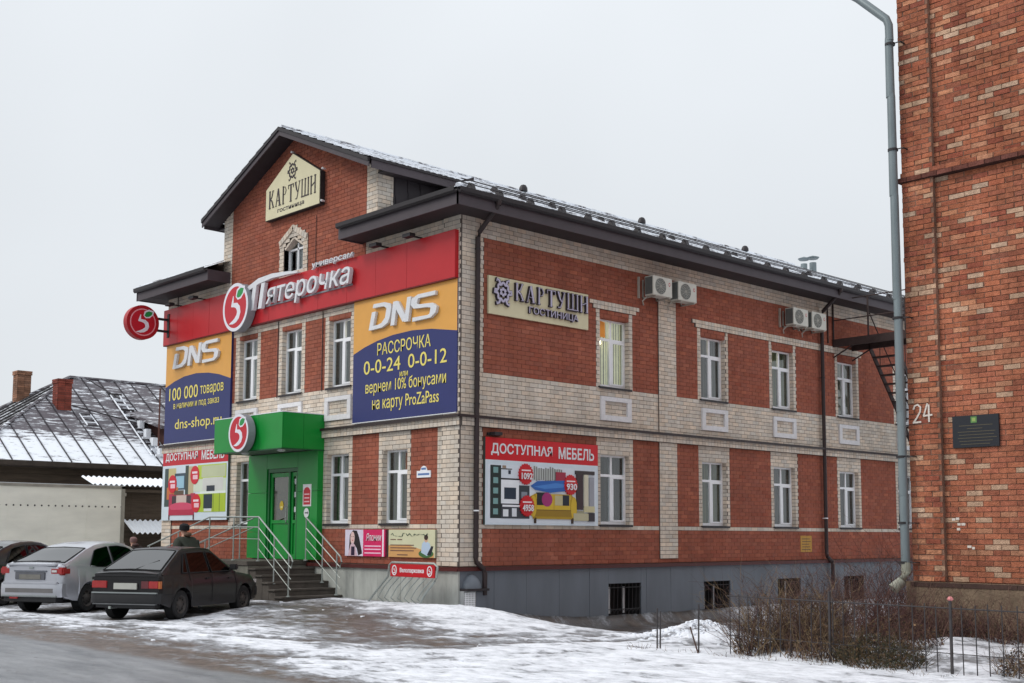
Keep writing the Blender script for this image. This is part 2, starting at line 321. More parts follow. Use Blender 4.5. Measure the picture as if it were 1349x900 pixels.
CURT = {'green': (.20, .22, .13), 'beige': (.42, .40, .33), 'grey': (.17, .18, .17), 'dark': (.06, .065, .06), 'pale': (.55, .55, .5), 'orange': (.75, .32, .05), 'lit': (.6, .58, .4)}
LAMP = mat('lamp_glow', (1, .86, .62), .5, 0, emit=6)
def window(parent, fr, u0, u1, z0, z1, style='grey', lit=None, split=.5, extra=None, dep=.13, tz=.70, wide=None):
    f = MB(); D = -dep; w = u1-u0; h = z1-z0; zt = z0+h*tz; um = u0+w*split; t = .055
    def bar(a, b, c, e, d0=-.06, d1=0): f.fbox(fr, a, b, D+d0, D+d1, c, e)
    bar(u0, u0+t, z0, z1); bar(u1-t, u1, z0, z1); bar(u0+t, u1-t, z0, z0+t*1.2); bar(u0+t, u1-t, z1-t, z1); bar(u0+t, u1-t, zt-.03, zt+.03)
    mw = .05; bar(um-mw, um+mw*.7, z0+t*1.2, zt-.03, -.06, .008); bar(um-.028, um+.028, zt+.03, z1-t)
    # opening sash
    s0, s1, s2, s3 = um+mw*.7, u1-t, z0+t*1.2, zt-.03
    for a, b, c, e in ((s0, s0+.035, s2, s3), (s1-.035, s1, s2, s3), (s0+.035, s1-.035, s2, s2+.04), (s0+.035, s1-.035, s3-.04, s3)): bar(a, b, c, e, -.05, .012)
    win = f.build('window', WHITE, parent, bevel=0)
    for a, b, c, e in ((u0+t, um-mw, z0+t, zt-.03), (s0+.03, s1-.03, s2+.035, s3-.035), (u0+t, um-.028, zt+.03, z1-t), (um+.028, u1-t, zt+.03, z1-t)):
        p = MB(); p.add([fr(a, D-.03, c), fr(b, D-.03, c), fr(b, D-.03, e), fr(a, D-.03, e)], [(0, 1, 2, 3)]); p.build('pane', GLASS, win)
    sl = MB(); sl.fbox(fr, u0-.06, u1+.06, -dep, .05, z0-.035, z0-.008); sl.fbox(fr, u0-.06, u1+.06, .04, .052, z0-.06, z0-.008); sl.build('sill', TRIM, win)
    # niche behind the glass with a curtain
    n = MB(); n.fbox(fr, u0-.3, u1+.3, D-1.5, D-1.45, z0-.5, z1+.3); n.fbox(fr, u0-.3, u0-.25, D-1.45, D-.07, z0-.5, z1+.3); n.fbox(fr, u1+.25, u1+.3, D-1.45, D-.07, z0-.5, z1+.3)
    n.fbox(fr, u0-.3, u1+.3, D-1.45, D-.07, z1+.2, z1+.3); n.fbox(fr, u0-.3, u1+.3, D-1.45, D-.07, z0-.5, z0-.4)
    n.build('room', mat('room_wall', (.22, .21, .18), .9, .1, 3), win)
    c = MB(); col = CURT[style]; x = u0; k = 0; strips = max(8, int(w/.045)); cov = wide or (0, 1)
    for i in range(strips):
        a = u0+w*i/strips; b = u0+w*(i+1)/strips
        if not (cov[0] <= (i+.5)/strips <= cov[1]): continue
        dd = D-.16-(.025 if i % 2 else 0)-.01*random.random(); cl = vary(col, .18)
        c.add([fr(a, dd, z0), fr(b, dd-.02*(1 if i % 2 else -1), z0), fr(b, dd-.02*(1 if i % 2 else -1), z1), fr(a, dd, z1)], [(0, 1, 2, 3)], cl)
    c.build('curtain', mat('cloth', attr=True, rough=.9, var=.08, scale=5) if style != 'lit' else mat('glowing_curtain', (.62, .60, .40), .9, .25, 5, emit=.42), win)  # style 'lit': the cloth itself emits, standing in for room light behind it
    if lit:
        for (lu, lz, r_) in lit:
            L = MB(); cu_, cz_ = u0+w*lu, z0+h*lz
            L.prism(fr, ell(cu_, cz_, r_, r_*1.1, 10), D-.15, D-.10); L.build('lamp', LAMP, win)
    if extra:
        pr = Print(fr, D-.02)
        for pts, cl in extra: pr.poly([(u0+w*a, z0+h*b) for a, b in pts], cl)
        pr.build(win, 'poster')
    return win

# ================================================================== HOTEL BUILDING
hotel = thing('hotel_building', 'two storey red and cream brick building with gabled front tower and snowy brown roof', 'building')
Z0, CH, BL = 1.03, .1, .26
XC = -6.65; SL = .434
SIDE_W = [4.40, 8.27, 11.46, 14.80, 18.15]; FW = [-9.225, -7.10, -4.975]; GF = [-9.225, -4.96, -2.71]; FWW = .93
LX = -13.35
# ---- front wall
def rake_half(z): return (12.0-z)/SL
fz = [(LX, 0, 1.03, 8.63, 'C', 0), (-13.1, -.73, 1.03, 1.83, 'R', 0), (-3.9, -2.86, 1.93, 4.03, 'R', 0), (-1.66, -.73, 1.93, 4.03, 'R', 0),
      (-13.1, -9.6, 1.93, 4.03, 'R', 0), (-9.58, -9.42, 5.23, 7.03, 'R', 0), (-8.15, -7.25, 5.23, 7.03, 'R', 0), (-6.02, -5.13, 5.23, 7.03, 'R', 0), (-3.85, -.73, 5.23, 7.03, 'R', 0),
      (-13.1, -9.7, 5.23, 7.03, 'R', 0)]
fop = []
for s in FW: fz += [(s-.15, s+FWW+.15, 5.23, 7.03, 'C', 0), (s, s+FWW, 6.93, 7.03, 'R', 0), (s, s+FWW, 5.23, 6.93, None, 0)]; fop.append((s, s+FWW, 5.23, 6.93))
for s in GF: fz += [(s, s+FWW, 1.93, 3.63, None, 0)]; fop.append((s, s+FWW, 1.93, 3.63))
fz += [(-.55, 0.035, 1.03, 8.63, 'C', .035), (LX, -12.8, 1.03, 8.63, 'C', .035)]
fz += [(LX-.05, .085, 4.03, 4.23, 'S', .085)]
# tower
fz += [(-10.22, -9.76, 8.23, 12.03, 'C', 0), (-3.48, -3.05, 8.23, 12.03, 'C', 0), (-9.76, -3.48, 8.23, 12.03, 'R', 0)]
fz += [(-7.30, -5.97, 8.33, 9.33, 'C', .02), (-7.17, -6.10, 9.33, 9.43, 'C', .02), (-6.97, -6.30, 9.43, 9.53, 'C', .02), (-6.8, -6.47, 9.53, 9.63, 'C', .02)]
gh = [(-7.09, -6.18, 8.43, 9.13), (-7.0, -6.27, 9.13, 9.23), (-6.82, -6.45, 9.23, 9.33)]
for g in gh: fz.append((*g, None, 0)); fop.append(g)
wall_f = MB(); solid(wall_f, FR, fop, LX, 0, -.9, 8.63)
pts = [(-10.22, 8.63), (-7.09, 8.63), (-7.09, 9.13), (-7.0, 9.23), (-6.64, 9.4)]
L_ = [(-10.22, 8.63), (-7.09, 8.63), (-7.09, 9.13), (-6.82, 9.33), (-6.65, 9.33), (-6.65, 12.0), (-10.22, 12.0-3.57*SL)]
wall_f.add([FR(u, -.02, z) for u, z in L_], [tuple(range(7))], (.2, .1, .08))
L2 = [(-3.05, 8.63), (-6.18, 8.63), (-6.18, 9.13), (-6.45, 9.33), (-6.65, 9.33), (-6.65, 12.0), (-3.05, 12.0-3.6*SL)]
wall_f.add([FR(u, -.02, z) for u, z in L2], [tuple(range(7))], (.2, .1, .08))
WF = wall_f.build('front_wall', MASON, hotel)
def fspan(z):
    if z < 8.63: return (LX-.1, .1)
    h = rake_half(z); return (max(-10.22, XC-h), min(-3.05, XC+h))
def fhide(u, z): return (-3.9 < u < -.05 and 4.3 < z < 8.3) or (u < -3 and z > 4.2) or (-4.1 < u < -.7 and z < 1.85)
n1 = brick_wall(WF, FR, fz, Z0, 12.03, CH, BL, fspan, 300, fhide)
for s in FW: reveal(hotel, FR, s, s+FWW, 5.23, 6.93, CH, Z0)
for s in GF: reveal(hotel, FR, s, s+FWW, 1.93, 3.63, CH, Z0, lint='C')
window(hotel, FR, FW[0], FW[0]+FWW, 5.26, 6.93, 'pale', wide=(.35, 1))
window(hotel, FR, FW[1], FW[1]+FWW, 5.26, 6.93, 'grey', lit=[(.93, .80, .05)])
window(hotel, FR, FW[2], FW[2]+FWW, 5.26, 6.93, 'grey', lit=[(.82, .83, .08)], wide=(0, .75))
window(hotel, FR, GF[0], GF[0]+FWW, 1.96, 3.63, 'dark')
window(hotel, FR, GF[1], GF[1]+FWW, 1.96, 3.63, 'green')
window(hotel, FR, GF[2], GF[2]+FWW, 1.96, 3.63, 'green', wide=(0, .8), extra=[([(.72, .72), (.92, .72), (.92, .95), (.72, .95)], (110, 70, 50))])
# tower attic window with pointed head
gw = MB()
for a, b, c, e in ((-7.08, -7.02, 8.43, 9.15), (-6.25, -6.19, 8.43, 9.15), (-7.02, -6.25, 8.43, 8.5), (-6.66, -6.61, 8.5, 9.2), (-7.02, -6.25, 9.02, 9.07)): gw.fbox(FR, a, b, -.19, -.13, c, e)
gwo = gw.build('window', WHITE, hotel)
p = MB(); p.fbox(FR, -7.05, -6.22, -.175, -.172, 8.46, 9.2); p.build('pane', GLASS, gwo)
p = MB(); p.fbox(FR, -7.12, -6.15, -.5, -.46, 8.4, 9.5); p.build('room', mat('room_wall'), gwo)
tr = MB()
tr.prism(FR, [(-7.09, 9.1), (-6.64, 9.36), (-6.64, 9.3), (-7.04, 9.05)], -.2, .0, CREAM); tr.prism(FR, [(-6.18, 9.1), (-6.64, 9.36), (-6.64, 9.3), (-6.23, 9.05)], -.2, 0, CREAM)
for s in (-1, 1):
    for k in range(6):
        a = k/6; b = (k+.88)/6; f_ = lambda t: (-6.64+s*.66*(1-t), 9.30+.36*t)
        (x0, y0), (x1, y1) = f_(a), f_(b); tr.prism(FR, [(x0, y0), (x1, y1), (x1-s*.05, y1-.12), (x0-s*.05, y0-.12)], -.02, .05, bcol('C'))
tr.build('window_hood', MASON, hotel)
# ---- side wall
sz = [(0, 22, 1.03, 8.63, 'C', 0), (.67, 22, 1.03, 1.83, 'R', 0), (.67, 22, 1.93, 4.03, 'R', 0), (.67, 22, 5.23, 8.23, 'R', 0)]
sop = []
for s in SIDE_W:
    e = s+1.05
    sz += [(s-.13, e+.13, 1.93, 4.03, 'C', 0), (s-.13, e+.13, 5.23, 7.13, 'C', 0), (s, e, 6.93, 7.13, 'R', 0), (s, e, 1.93, 3.63, None, 0), (s, e, 5.23, 6.93, None, 0)]
    sop += [(s, e, 1.93, 3.63), (s, e, 5.23, 6.93)]
sz += [(4.40-.37, 4.40+1.42, 7.23, 7.33, 'S', .025), (4.40-.25, 4.40+1.30, 7.13, 7.23, 'S', .025), (8.27-.37, 16.22, 7.23, 7.33, 'S', .025), (8.27-.25, 16.1, 7.13, 7.23, 'S', .025)]
sz += [(0, .55, 1.03, 8.63, 'C', .035), (6.55, 7.23, 1.13, 7.93, 'C', .035), (0, 22, 4.03, 4.23, 'S', .085)]
bwin = [(4.63, 5.80, -.27, .56), (8.25, 9.35, -.30, .53), (11.5, 12.6, -.3, .53), (14.85, 15.95, -.3, .53)]
wall_s = MB(); solid(wall_s, SD, sop+bwin, 0, 22, -1.2, 8.63)
WS = wall_s.build('side_wall', MASON, hotel)
def shide(u, z): return (.67 < u < 4.3 and 1.9 < z < 3.9) or (.7 < u < 4 and 6.5 < z < 7.5) or z > 8
n2 = brick_wall(WS, SD, sz, Z0, 8.63, CH, BL, None, 300, shide)
for s in SIDE_W: reveal(hotel, SD, s, s+1.05, 1.93, 3.63, CH, Z0, lint='C'); reveal(hotel, SD, s, s+1.05, 5.23, 6.93, CH, Z0)
window(hotel, SD, 4.40, 5.45, 5.26, 6.93, 'lit', wide=(.22, 1), lit=[(.23, .66, .05), (.2, .87, .07)], extra=[([(.14, .74), (.34, .73), (.33, .96), (.14, .97)], (235, 150, 40))])
window(hotel, SD, 8.27, 9.32, 5.26, 6.93, 'grey', wide=(.45, 1), lit=[(.22, .86, .05)])
window(hotel, SD, 11.46, 12.51, 5.26, 6.93, 'green', wide=(.3, 1), lit=[(.2, .88, .05), (.21, .80, .04)])
window(hotel, SD, 14.80, 15.85, 5.26, 6.93, 'beige'); window(hotel, SD, 18.15, 19.2, 5.26, 6.93, 'grey')
window(hotel, SD, 4.40, 5.45, 1.96, 3.63, 'dark', wide=(.45, 1)); window(hotel, SD, 8.27, 9.32, 1.96, 3.63, 'green')
window(hotel, SD, 11.46, 12.51, 1.96, 3.63, 'grey'); window(hotel, SD, 14.80, 15.85, 1.96, 3.63, 'dark'); window(hotel, SD, 18.15, 19.2, 1.96, 3.63, 'grey')
# white stucco frames between the storeys
def niche(fr, c, w=1.1):
    m = MB(); a, b, z0, z1 = c-w/2, c+w/2, 4.44, 5.02
    for q in ((a, b, z0, z0+.13), (a, b, z1-.11, z1), (a, a+.15, z0+.13, z1-.11), (b-.15, b, z0+.13, z1-.11)): m.fbox(fr, q[0], q[1], -.01, .05, q[2], q[3])
    m.build('stucco_frame', STUCCO, hotel, bevel=.006)
for s in SIDE_W: niche(SD, s+.545)
for s in FW: niche(FR, s+FWW/2+.01, 1.1)
# cornice flashing, plinth flashing
m = MB(); m.fbox(FR, LX-.14, .0, .0, .14, 4.232, 4.262); m.fbox(FR, LX-.14, .143, .128, .143, 4.20, 4.232); m.fbox(SD, -.14, 22, .0, .14, 4.234, 4.264); m.fbox(SD, -.143, 22, .128, .143, 4.202, 4.234); m.build('cornice_flashing', TRIMD, hotel)
m = MB(); m.fbox(FR, LX-.1, 0, .0, .10, .975, 1.012); m.fbox(FR, LX-.1, .11, .09, .11, .93, .975); m.fbox(SD, -.1, 22, .0, .10, .977, 1.014); m.fbox(SD, -.11, 22, .09, .108, .932, .977); m.build('plinth_flashing', mat('maroon_metal', ln(78, 30, 28), .5, .15, 3), hotel)
# plinth, front: stained plaster slabs; side: grey blue sheet panels
PLF = mat('stained_plaster', ln(164, 166, 160), .88, .34, 1.3, bump=.25, stretch=(1.6, 1.6, .5))
for a, b in zip((LX, -11.5, -9.6, -8.3), (-11.5, -9.6, -8.3, -5.0)):
    m = MB(); m.fbox(FR, a+.006, b-.006, -.0, .05, -.4, .93); m.build('plinth_panel', PLF, hotel)
xs = [-5.0, -4.4, -3.7, -2.76, -1.91, -1.11, -.34, .048]
for a, b in zip(xs, xs[1:]):
    m = MB(); m.fbox(FR, a+.005, b-(.004 if b < 0 else 0), 0, .05+random.uniform(-.003, .003), -.4, .93); m.build('plinth_panel', PLF, hotel)
PLS = mat('grey_blue_sheet', ln(104, 110, 118), .6, .16, .9, stretch=(1.5, 1.5, .4))
ys = [0.002, .98, 1.95, 2.98, 3.98, 4.63, 5.80, 6.0, 6.92, 7.76, 8.25, 9.35, 10.4, 11.5, 12.6, 13.7, 14.85, 15.95, 17, 18, 19, 20, 21, 22]
for a, b in zip(ys, ys[1:]):
    w = [q for q in bwin if q[0]-.01 <= a and b <= q[1]+.01]
    for c, e in ([(-1.2, .932)] if not w else [(-1.2, w[0][2]), (w[0][3], .932)]):
        m = MB(); m.fbox(SD, a+.004, b-.004, 0, .045+random.uniform(-.003, .003), c, e); m.build('plinth_panel', PLS, hotel)
for (a, b, c, e) in bwin:
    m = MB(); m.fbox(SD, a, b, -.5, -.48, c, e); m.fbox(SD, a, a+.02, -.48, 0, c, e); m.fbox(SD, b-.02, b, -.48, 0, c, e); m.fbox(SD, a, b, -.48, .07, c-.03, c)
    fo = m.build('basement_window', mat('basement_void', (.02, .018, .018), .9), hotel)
    g = MB()
    for k in range(9):
        y = a+.06+(b-a-.12)*k/8; g.tube([(.03, y, c), (.05, y, e)], .009, 5)
        if k < 8: yc = y+(b-a-.12)/16; g.tube([(.05, yc+.055*math.cos(t*math.pi/5), c+.13+.07*math.sin(t*math.pi/5)) for t in range(11)], .006, 4)
    g.tube([(.045, a, c+.22), (.045, b, c+.22)], .01, 5); g.tube([(.045, a, e-.1), (.045, b, e-.1)], .01, 5)
    g.build('grille', BLACKM, fo)
    g = MB(); g.box(-.3, -.28, a+.25, a+.42, c+.1, e-.1); g.box(-.3, -.28, b-.3, b-.24, c+.1, e-.1); g.build('frame', WHITE, fo)
# ---- roof
def snowy(name, base, cov, sc=(1, 1, 1), scale=2.2, edge=.08, step=None):
    m = bpy.data.materials.new(name); m.use_nodes = True; n = m.node_tree.nodes; l = m.node_tree.links; b = n['Principled BSDF']
    g = n.new('ShaderNodeNewGeometry'); mp = n.new('ShaderNodeMapping'); mp.inputs['Scale'].default_value = sc; l.new(g.outputs['Position'], mp.inputs[0])
    t = n.new('ShaderNodeTexNoise'); t.inputs['Scale'].default_value = scale; t.inputs['Detail'].default_value = 9; t.inputs['Roughness'].default_value = .72; l.new(mp.outputs[0], t.inputs['Vector'])
    src = t.outputs[0]
    if step:    # bare lower part of the sheet vs snow held near the eave
        s_ = n.new('ShaderNodeSeparateXYZ'); l.new(g.outputs['Position'], s_.inputs[0]); r_ = n.new('ShaderNodeMapRange')
        r_.inputs['From Min'].default_value, r_.inputs['From Max'].default_value, r_.inputs['To Min'].default_value, r_.inputs['To Max'].default_value = step
        l.new(s_.outputs['Z'], r_.inputs['Value']); ad = n.new('ShaderNodeMath'); ad.operation = 'ADD'; l.new(src, ad.inputs[0]); l.new(r_.outputs[0], ad.inputs[1]); src = ad.outputs[0]
    mr = n.new('ShaderNodeMapRange'); mr.inputs['From Min'].default_value = 1-cov-edge; mr.inputs['From Max'].default_value = 1-cov+edge; l.new(src, mr.inputs['Value'])
    mxx = n.new('ShaderNodeMix'); mxx.data_type = 'RGBA'; l.new(mr.outputs[0], mxx.inputs['Factor']); mxx.inputs['A'].default_value = (*base, 1); mxx.inputs['B'].default_value = (.78, .81, .86, 1)
    l.new(mxx.outputs['Result'], b.inputs['Base Color']); b.inputs['Roughness'].default_value = .6
    bp = n.new('ShaderNodeBump'); bp.inputs['Strength'].default_value = .4; bp.inputs['Distance'].default_value = .03; l.new(mr.outputs[0], bp.inputs['Height']); l.new(bp.outputs[0], b.inputs['Normal'])
    return m
ROOFM = snowy('snowy_roof_tiles', ln(66, 56, 60), .56, (1.2, .5, 1.2), 3.0, .05)
def rz(x, y, inner):
    a = 12.14-SL*abs(x-XC)
    return a if inner else min(a, 8.96+SL*(y+.7))
def roof_sheet(x0, x1, y0, y1, inner, dy, sgn, name='roof'):
    m = MB(); nx = max(2, int(round(abs(x1-x0)/.35))); xs_ = []
    for i in range(nx):
        a = x0+(x1-x0)*i/nx; b = x0+(x1-x0)*(i+1)/nx; xs_ += [(a, 0.028), (b-(x1-x0)*.0008, 0.0)]
    ny = int((y1-y0)/dy); V = []
    for j in range(ny+1):
        y = y0+(y1-y0)*j/ny
        wv = .014*(abs(math.sin(math.pi*y/.19)))
        for x, s_ in xs_: V.append((x, y, rz(x, y, inner)+s_+wv))
    k = len(xs_); m.add(V, [(j*k+i, j*k+i+1, (j+1)*k+i+1, (j+1)*k+i) for j in range(ny) for i in range(k-1)])
    return m.build(name, ROOFM, hotel, smooth=False)
roof_sheet(.74, -2.75, -.74, 22.6, False, .048, 1)
roof_sheet(-2.70, -6.65, -.54, 22.6, True, .048, 1)
roof_sheet(-2.70, -3.62, -.74, -.02, False, .06, 1)
roof_sheet(-14.04, -10.55, -.74, 22.6, False, .2, 1); roof_sheet(-10.6, -6.65, -.54, 22.6, True, .2, 1); roof_sheet(-10.6, -9.85, -.74, -.02, False, .1, 1)
m = MB()   # ridge and hip caps
m.tube([(XC, -.47, 12.17), (XC, 22.6, 12.17)], .05, 8); m.tube([(.74, -.74, 8.99), (-2.75, 2.75, 10.5)], .045, 8); m.tube([(-14.04, -.74, 8.99), (-10.55, 2.75, 10.5)], .045, 8)
m.build('ridge_cap', ROOFM, hotel)
e = MB(); s2 = MB(); g2 = MB()
# eave along the side and front returns: gutter, fascia, soffit
def eave(a, b, fr, uin):
    s2.fbox(fr, max(a, 0) if fr is SD else a, min(b, -.001) if fr is FR else b, .0, .67, 8.625, 8.645); e.fbox(fr, a, b, .67, .70, 8.60, 8.86)
    k0 = [fr(u, d, z) for u in (a, b) for d, z in ((.70, 8.93), (.71, 8.86), (.76, 8.83), (.81, 8.87), (.815, 8.96), (.80, 8.96), (.79, 8.88), (.72, 8.88))]
    g2.add(k0, [(i, (i+1) % 8, 8+(i+1) % 8, 8+i) for i in range(8)]+[tuple(range(8)), tuple(range(15, 7, -1))])
eave(-.7, 22.5, SD, 0); eave(-3.6, .70, FR, 0); eave(-14.1, -9.85, FR, 0)
s2.box(0, .67, -.67, 0, 8.6255, 8.6445); s2.box(-14.0, LX, -.67, 22, 8.622, 8.642); e.box(-14.05, -14.02, -.7, 22, 8.6, 8.86); g2.box(-14.13, -14.04, -.75, 22, 8.86, 8.95)
e.fbox(FR, -3.63, -3.6, 0, .70, 8.60, 8.90); e.fbox(FR, -9.85, -9.82, 0, .70, 8.60, 8.90)
e.build('fascia', FASC, hotel); s2.build('soffit', SOFF, hotel); g2.build('gutter', TRIM, hotel)
m = MB()   # flashing board above the low hip roof against the tower flank + dark cladding of the flank
ZL = lambda x: 12.0-SL*abs(x-XC)
for x, s_ in ((-3.05, 1), (-10.25, -1)):
    y0 = .46
    m.add([(x, y0, 9.15), (x, 3.1, 10.6), (x, 3.4, ZL(x)), (x, y0, ZL(x))], [(0, 1, 2, 3)])
    m.add([(x, -.0, 8.6), (x, y0, 8.6), (x, y0, 9.3), (x, 0, 9.3)], [(0, 1, 2, 3)])
    m.build('flank_cladding', mat('dark_cladding', ln(46, 40, 44), .6, .15, 3), hotel); m = MB()
for k in range(7): m.box(-3.05, -3.03, .5+.38*k, .52+.38*k, 9.2, ZL(-3.05)-.04)
m.add([(-3.03, y_, z_) for y_, z_ in ((.46, 9.5), (3.0, 10.55), (3.0, 10.75), (.46, 9.75))], [(0, 1, 2, 3)])
m.build('flank_cladding', mat('dark_cladding', ln(46, 40, 44), .6, .15, 3), hotel)
qz = [(0, .46, 8.63, 10.43, 'C', 0)]
TW = lambda u, d, z: (-3.05+d, u, z)
qm = MB(); qm.box(-3.07, -3.062, 0.0, .46, 8.6, 10.4); QW = qm.build('tower_return', MASON, hotel)
brick_wall(QW, TW, qz, 8.63, 10.43, CH, BL, None, 40)
# rake boards of the tower
m = MB(); sm = MB(); hb = MB()
for s_ in (1, -1):
    x0, x1 = XC, XC+s_*3.92
    zt0, zt1 = 12.12, 12.12-3.92*SL
    def rk(mm, y0, y1, o0, o1):
        mm.add([(x0, y0, zt0+o0), (x1, y0, zt1+o0), (x1, y0, zt1+o1), (x0, y0, zt0+o1), (x0, y1, zt0+o0), (x1, y1, zt1+o0), (x1, y1, zt1+o1), (x0, y1, zt0+o1)],
               [(0, 1, 2, 3), (4, 5, 6, 7), (0, 1, 5, 4), (3, 2, 6, 7), (1, 2, 6, 5), (0, 3, 7, 4)])
    rk(m, -.52, -.49, -.20, -.05); rk(hb, -.55, -.48, -.075, .02); rk(sm, -.49, .0, -.15, -.12)
    xx = x1; m.box(min(xx, xx+s_*.02), max(xx, xx+s_*.02), -.44, 2.9, zt1-.22, zt1-.02); sm.box(min(xx, XC+s_*3.6), max(xx, XC+s_*3.6), 0, 3.0, zt1-.2, zt1-.17)
    hb.box(min(xx, xx+s_*.05), max(xx, xx+s_*.05), -.47, 2.9, zt1-.03, zt1+.03)
m.build('rake_board', FASC, hotel); sm.build('rake_soffit', SOFF, hotel); hb.build('rake_edge', TRIM, hotel)
# snow guards
sg = MB(); sg.add([(0, -.06, 0), (0, .06, 0), (.28, .06, .0), (.28, -.06, 0), (.04, -.05, .20), (.04, .05, .20), (.14, .05, .2), (.14, -.05, .2)], [(0, 1, 2, 3), (4, 5, 6, 7), (0, 1, 5, 4), (2, 3, 7, 6), (0, 3, 7, 4), (1, 2, 6, 5)])
for r_, (x, y0, st) in enumerate([(.12, .1, .92), (-.75, 1.6, .92)]):
    rail = MB(); z = 12.14-SL*abs(x-XC)
    for dz in (.09, .17): rail.tube([(x+.1, y0-.3 if r_ == 0 else y0, z-.02+dz), (x+.1, 22.3, z-.02+dz)], .014, 5)
    ro = rail.build('snow_guard', TRIM, hotel); y = y0; first = None
    while y < 22.2:
        if r_ == 0 or random.random() < .55:
            if first is None:
                first = sg.build('bracket', TRIM, ro) if r_ == 0 else None
                if r_ == 0: base_me = first.data; b_ = first
                else: b_ = bpy.data.objects.new('bracket', base_me); COL.objects.link(b_); first = b_
            else: b_ = bpy.data.objects.new('bracket', base_me); COL.objects.link(b_)
            b_.parent = ro; b_.location = (x-.05+random.uniform(-.04, .04), y+random.uniform(-.05, .05), z+.03); b_.rotation_euler = (0, math.atan(SL), 0); b_.scale = (.8, 1.0, .62)
        y += st
# roof vents
def vent_pipe(x, y, zt, r, cap):
    z = 12.14-SL*abs(x-XC); m = MB(); m.lathe((x, y, z-.1), (0, 0, 1), [(0, r), (zt-z, r), (zt-z, r*.6)], 12)
    v = m.build('roof_vent', GALV, hotel, smooth=True); c_ = MB()
    if cap: c_.lathe((x, y, zt-.02), (0, 0, 1), [(.06, .001), (.06, r*1.5), (.12, r*1.9), (.2, .01)], 12)
    else: c_.lathe((x, y, zt-.12), (0, 0, 1), [(0, r*1.1), (.02, r*1.8), (.12, r*1.7), (.2, r*1.1), (.23, .01)], 12)
    c_.build('vent_cap', TRIM if not cap else GALV, v, smooth=True)
for y in (7.87, 13.31, 19.04): vent_pipe(-6.35, y, 12.16, .075, False)
vent_pipe(-5.6, 21.7, 11.98, .12, True); vent_pipe(-5.6, 22.3, 12.12, .13, True)
# body behind the walls: rear and left walls so that light does not leak
m = MB(); m.add([(LX, .02, -1), (LX, 22, -1), (LX, 22, 8.63), (LX, .02, 8.63)], [(0, 1, 2, 3)], CREAM)
m.add([(LX, 22, -1), (0, 22, -1), (0, 22, 8.8), (XC, 22, 12.05), (LX, 22, 8.8)], [(0, 1, 2, 3, 4)], RED); m.build('rear_wall', MASON, hotel)
# downpipes
def downpipe(y, zjog):
    m = MB(); P = [(.74, y+.02, 8.86), (.70, y+.02, 8.74), (.15, y, 8.28), (.105, y, 8.18), (.105, y, 1.22), (.12, y, 1.12), (.16, y+.17, .98), (.17, y+.2, .9), (.17, y+.2, zjog)]
    m.tube(P, .055, 10); m.lathe((.74, y+.02, 8.76), (0, 0, 1), [(0, .055), (.08, .075), (.12, .075)], 10)
    d = m.build('downpipe', TRIMD, hotel, smooth=True)
    for z in (2.2, 4.5, 6.3, 7.9):
        b = MB(); b.lathe((.105, y, z), (0, 0, 1), [(0, .055), (0, .064), (.03, .064), (.03, .055)], 10); b.box(0, .1, y-.01, y+.01, z+.005, z+.025); b.build('pipe_clamp', TRIM if z != 2.2 else WHITE, d)
downpipe(.40, .42); downpipe(13.86, .2)
# corner service hood and ventilation grille on the plinth
m = MB(); m.lathe((.05, .3, .56), (0, 0, 1), [(0, .23), (.1, .22), (.2, .17), (.28, .09), (.31, .001)], 16); m.build('vent_hood', PLS, hotel, smooth=True)
m = MB(); m.fbox(SD, 0.0, .62, .05, .3, .52, .57); m.build('hood_shelf', TRIM, hotel)
m = MB(); m.fbox(SD, .0, .33, .05, .19, .13, .52); vg = m.build('vent_box', mat('vent_grey', ln(150, 152, 152), .6), hotel); m2 = MB()
for k in range(7): m2.fbox(SD, .03+k*.043, .045+k*.043, .19, .2, .16, .49)
for k in range(8): m2.fbox(SD, .02, .31, .19, .197, .165+k*.044, .178+k*.044)
m2.build('grille', WHITE, vg); m = MB(); m.fbox(SD, .33, .62, .05, .17, .10, .50); m.build('vent_box', PLS, hotel)
for x in (-7.26, -5.22):
    m = MB(); m.tube([(x, -.02, 5.2), (x, -.02, 7.2)], .012, 5); m.build('cable', TRIMD, hotel)
m = MB(); m.tube([(-5.6, -.02, 9.7), (-5.6, -.02, 8.3)], .009, 5); m.build('cable', TRIMD, hotel)

# ================================================================== SIGNS AND BANNERS
YEL = mat('yellow_print', ln(232, 216, 112), .5, .04); WPR = mat('white_print', (.72, .73, .75), .45, .04); WLET = mat('white_letters', (.70, .71, .74), .4, .05); GREYL = mat('letter_side', ln(140, 142, 148), .5, .1)
# red fascia
fas = thing('shop_fascia', 'long red panel band with white three dimensional shop name above the upper front windows', 'sign')
xs = [-13.42, -12.55, -11.62, -10.7, -9.75, -8.8, -7.55, -6.3, -5.28, -4.05, -2.9, -1.72, -.03]
for a, b in zip(xs, xs[1:]):
    m = MB(); m.fbox(FR, a+.004, b-.004, .01, .14+random.uniform(-.0015, .0015), 7.24, 8.29); m.build('panel', REDM, fas)
m = MB(); m.fbox(FR, -13.42, -.03, .0, .135, 7.215, 7.24); m.fbox(SD, .01, .02, 0, .0, 7.24, 8.29); m.build('edge_trim', mat('dark_red', ln(110, 20, 24), .5), fas)
Lf = shift(FR, 0, .14, 0)
text(fas, 'ятерочка', Lf, -7.52, -3.82, 7.50, 8.06, WLET, d=.05, ext=.10, shear=.22, offset=.004, name='raised_letters')
text(fas, 'универсам', Lf, -5.45, -3.72, 8.24, 8.40, WLET, d=.04, ext=.06, shear=.15, offset=.004, name='raised_letters')
m = MB()    # large initial letter with its swash over the word
def slant(u, z): return (u+.22*(z-7.55), z)
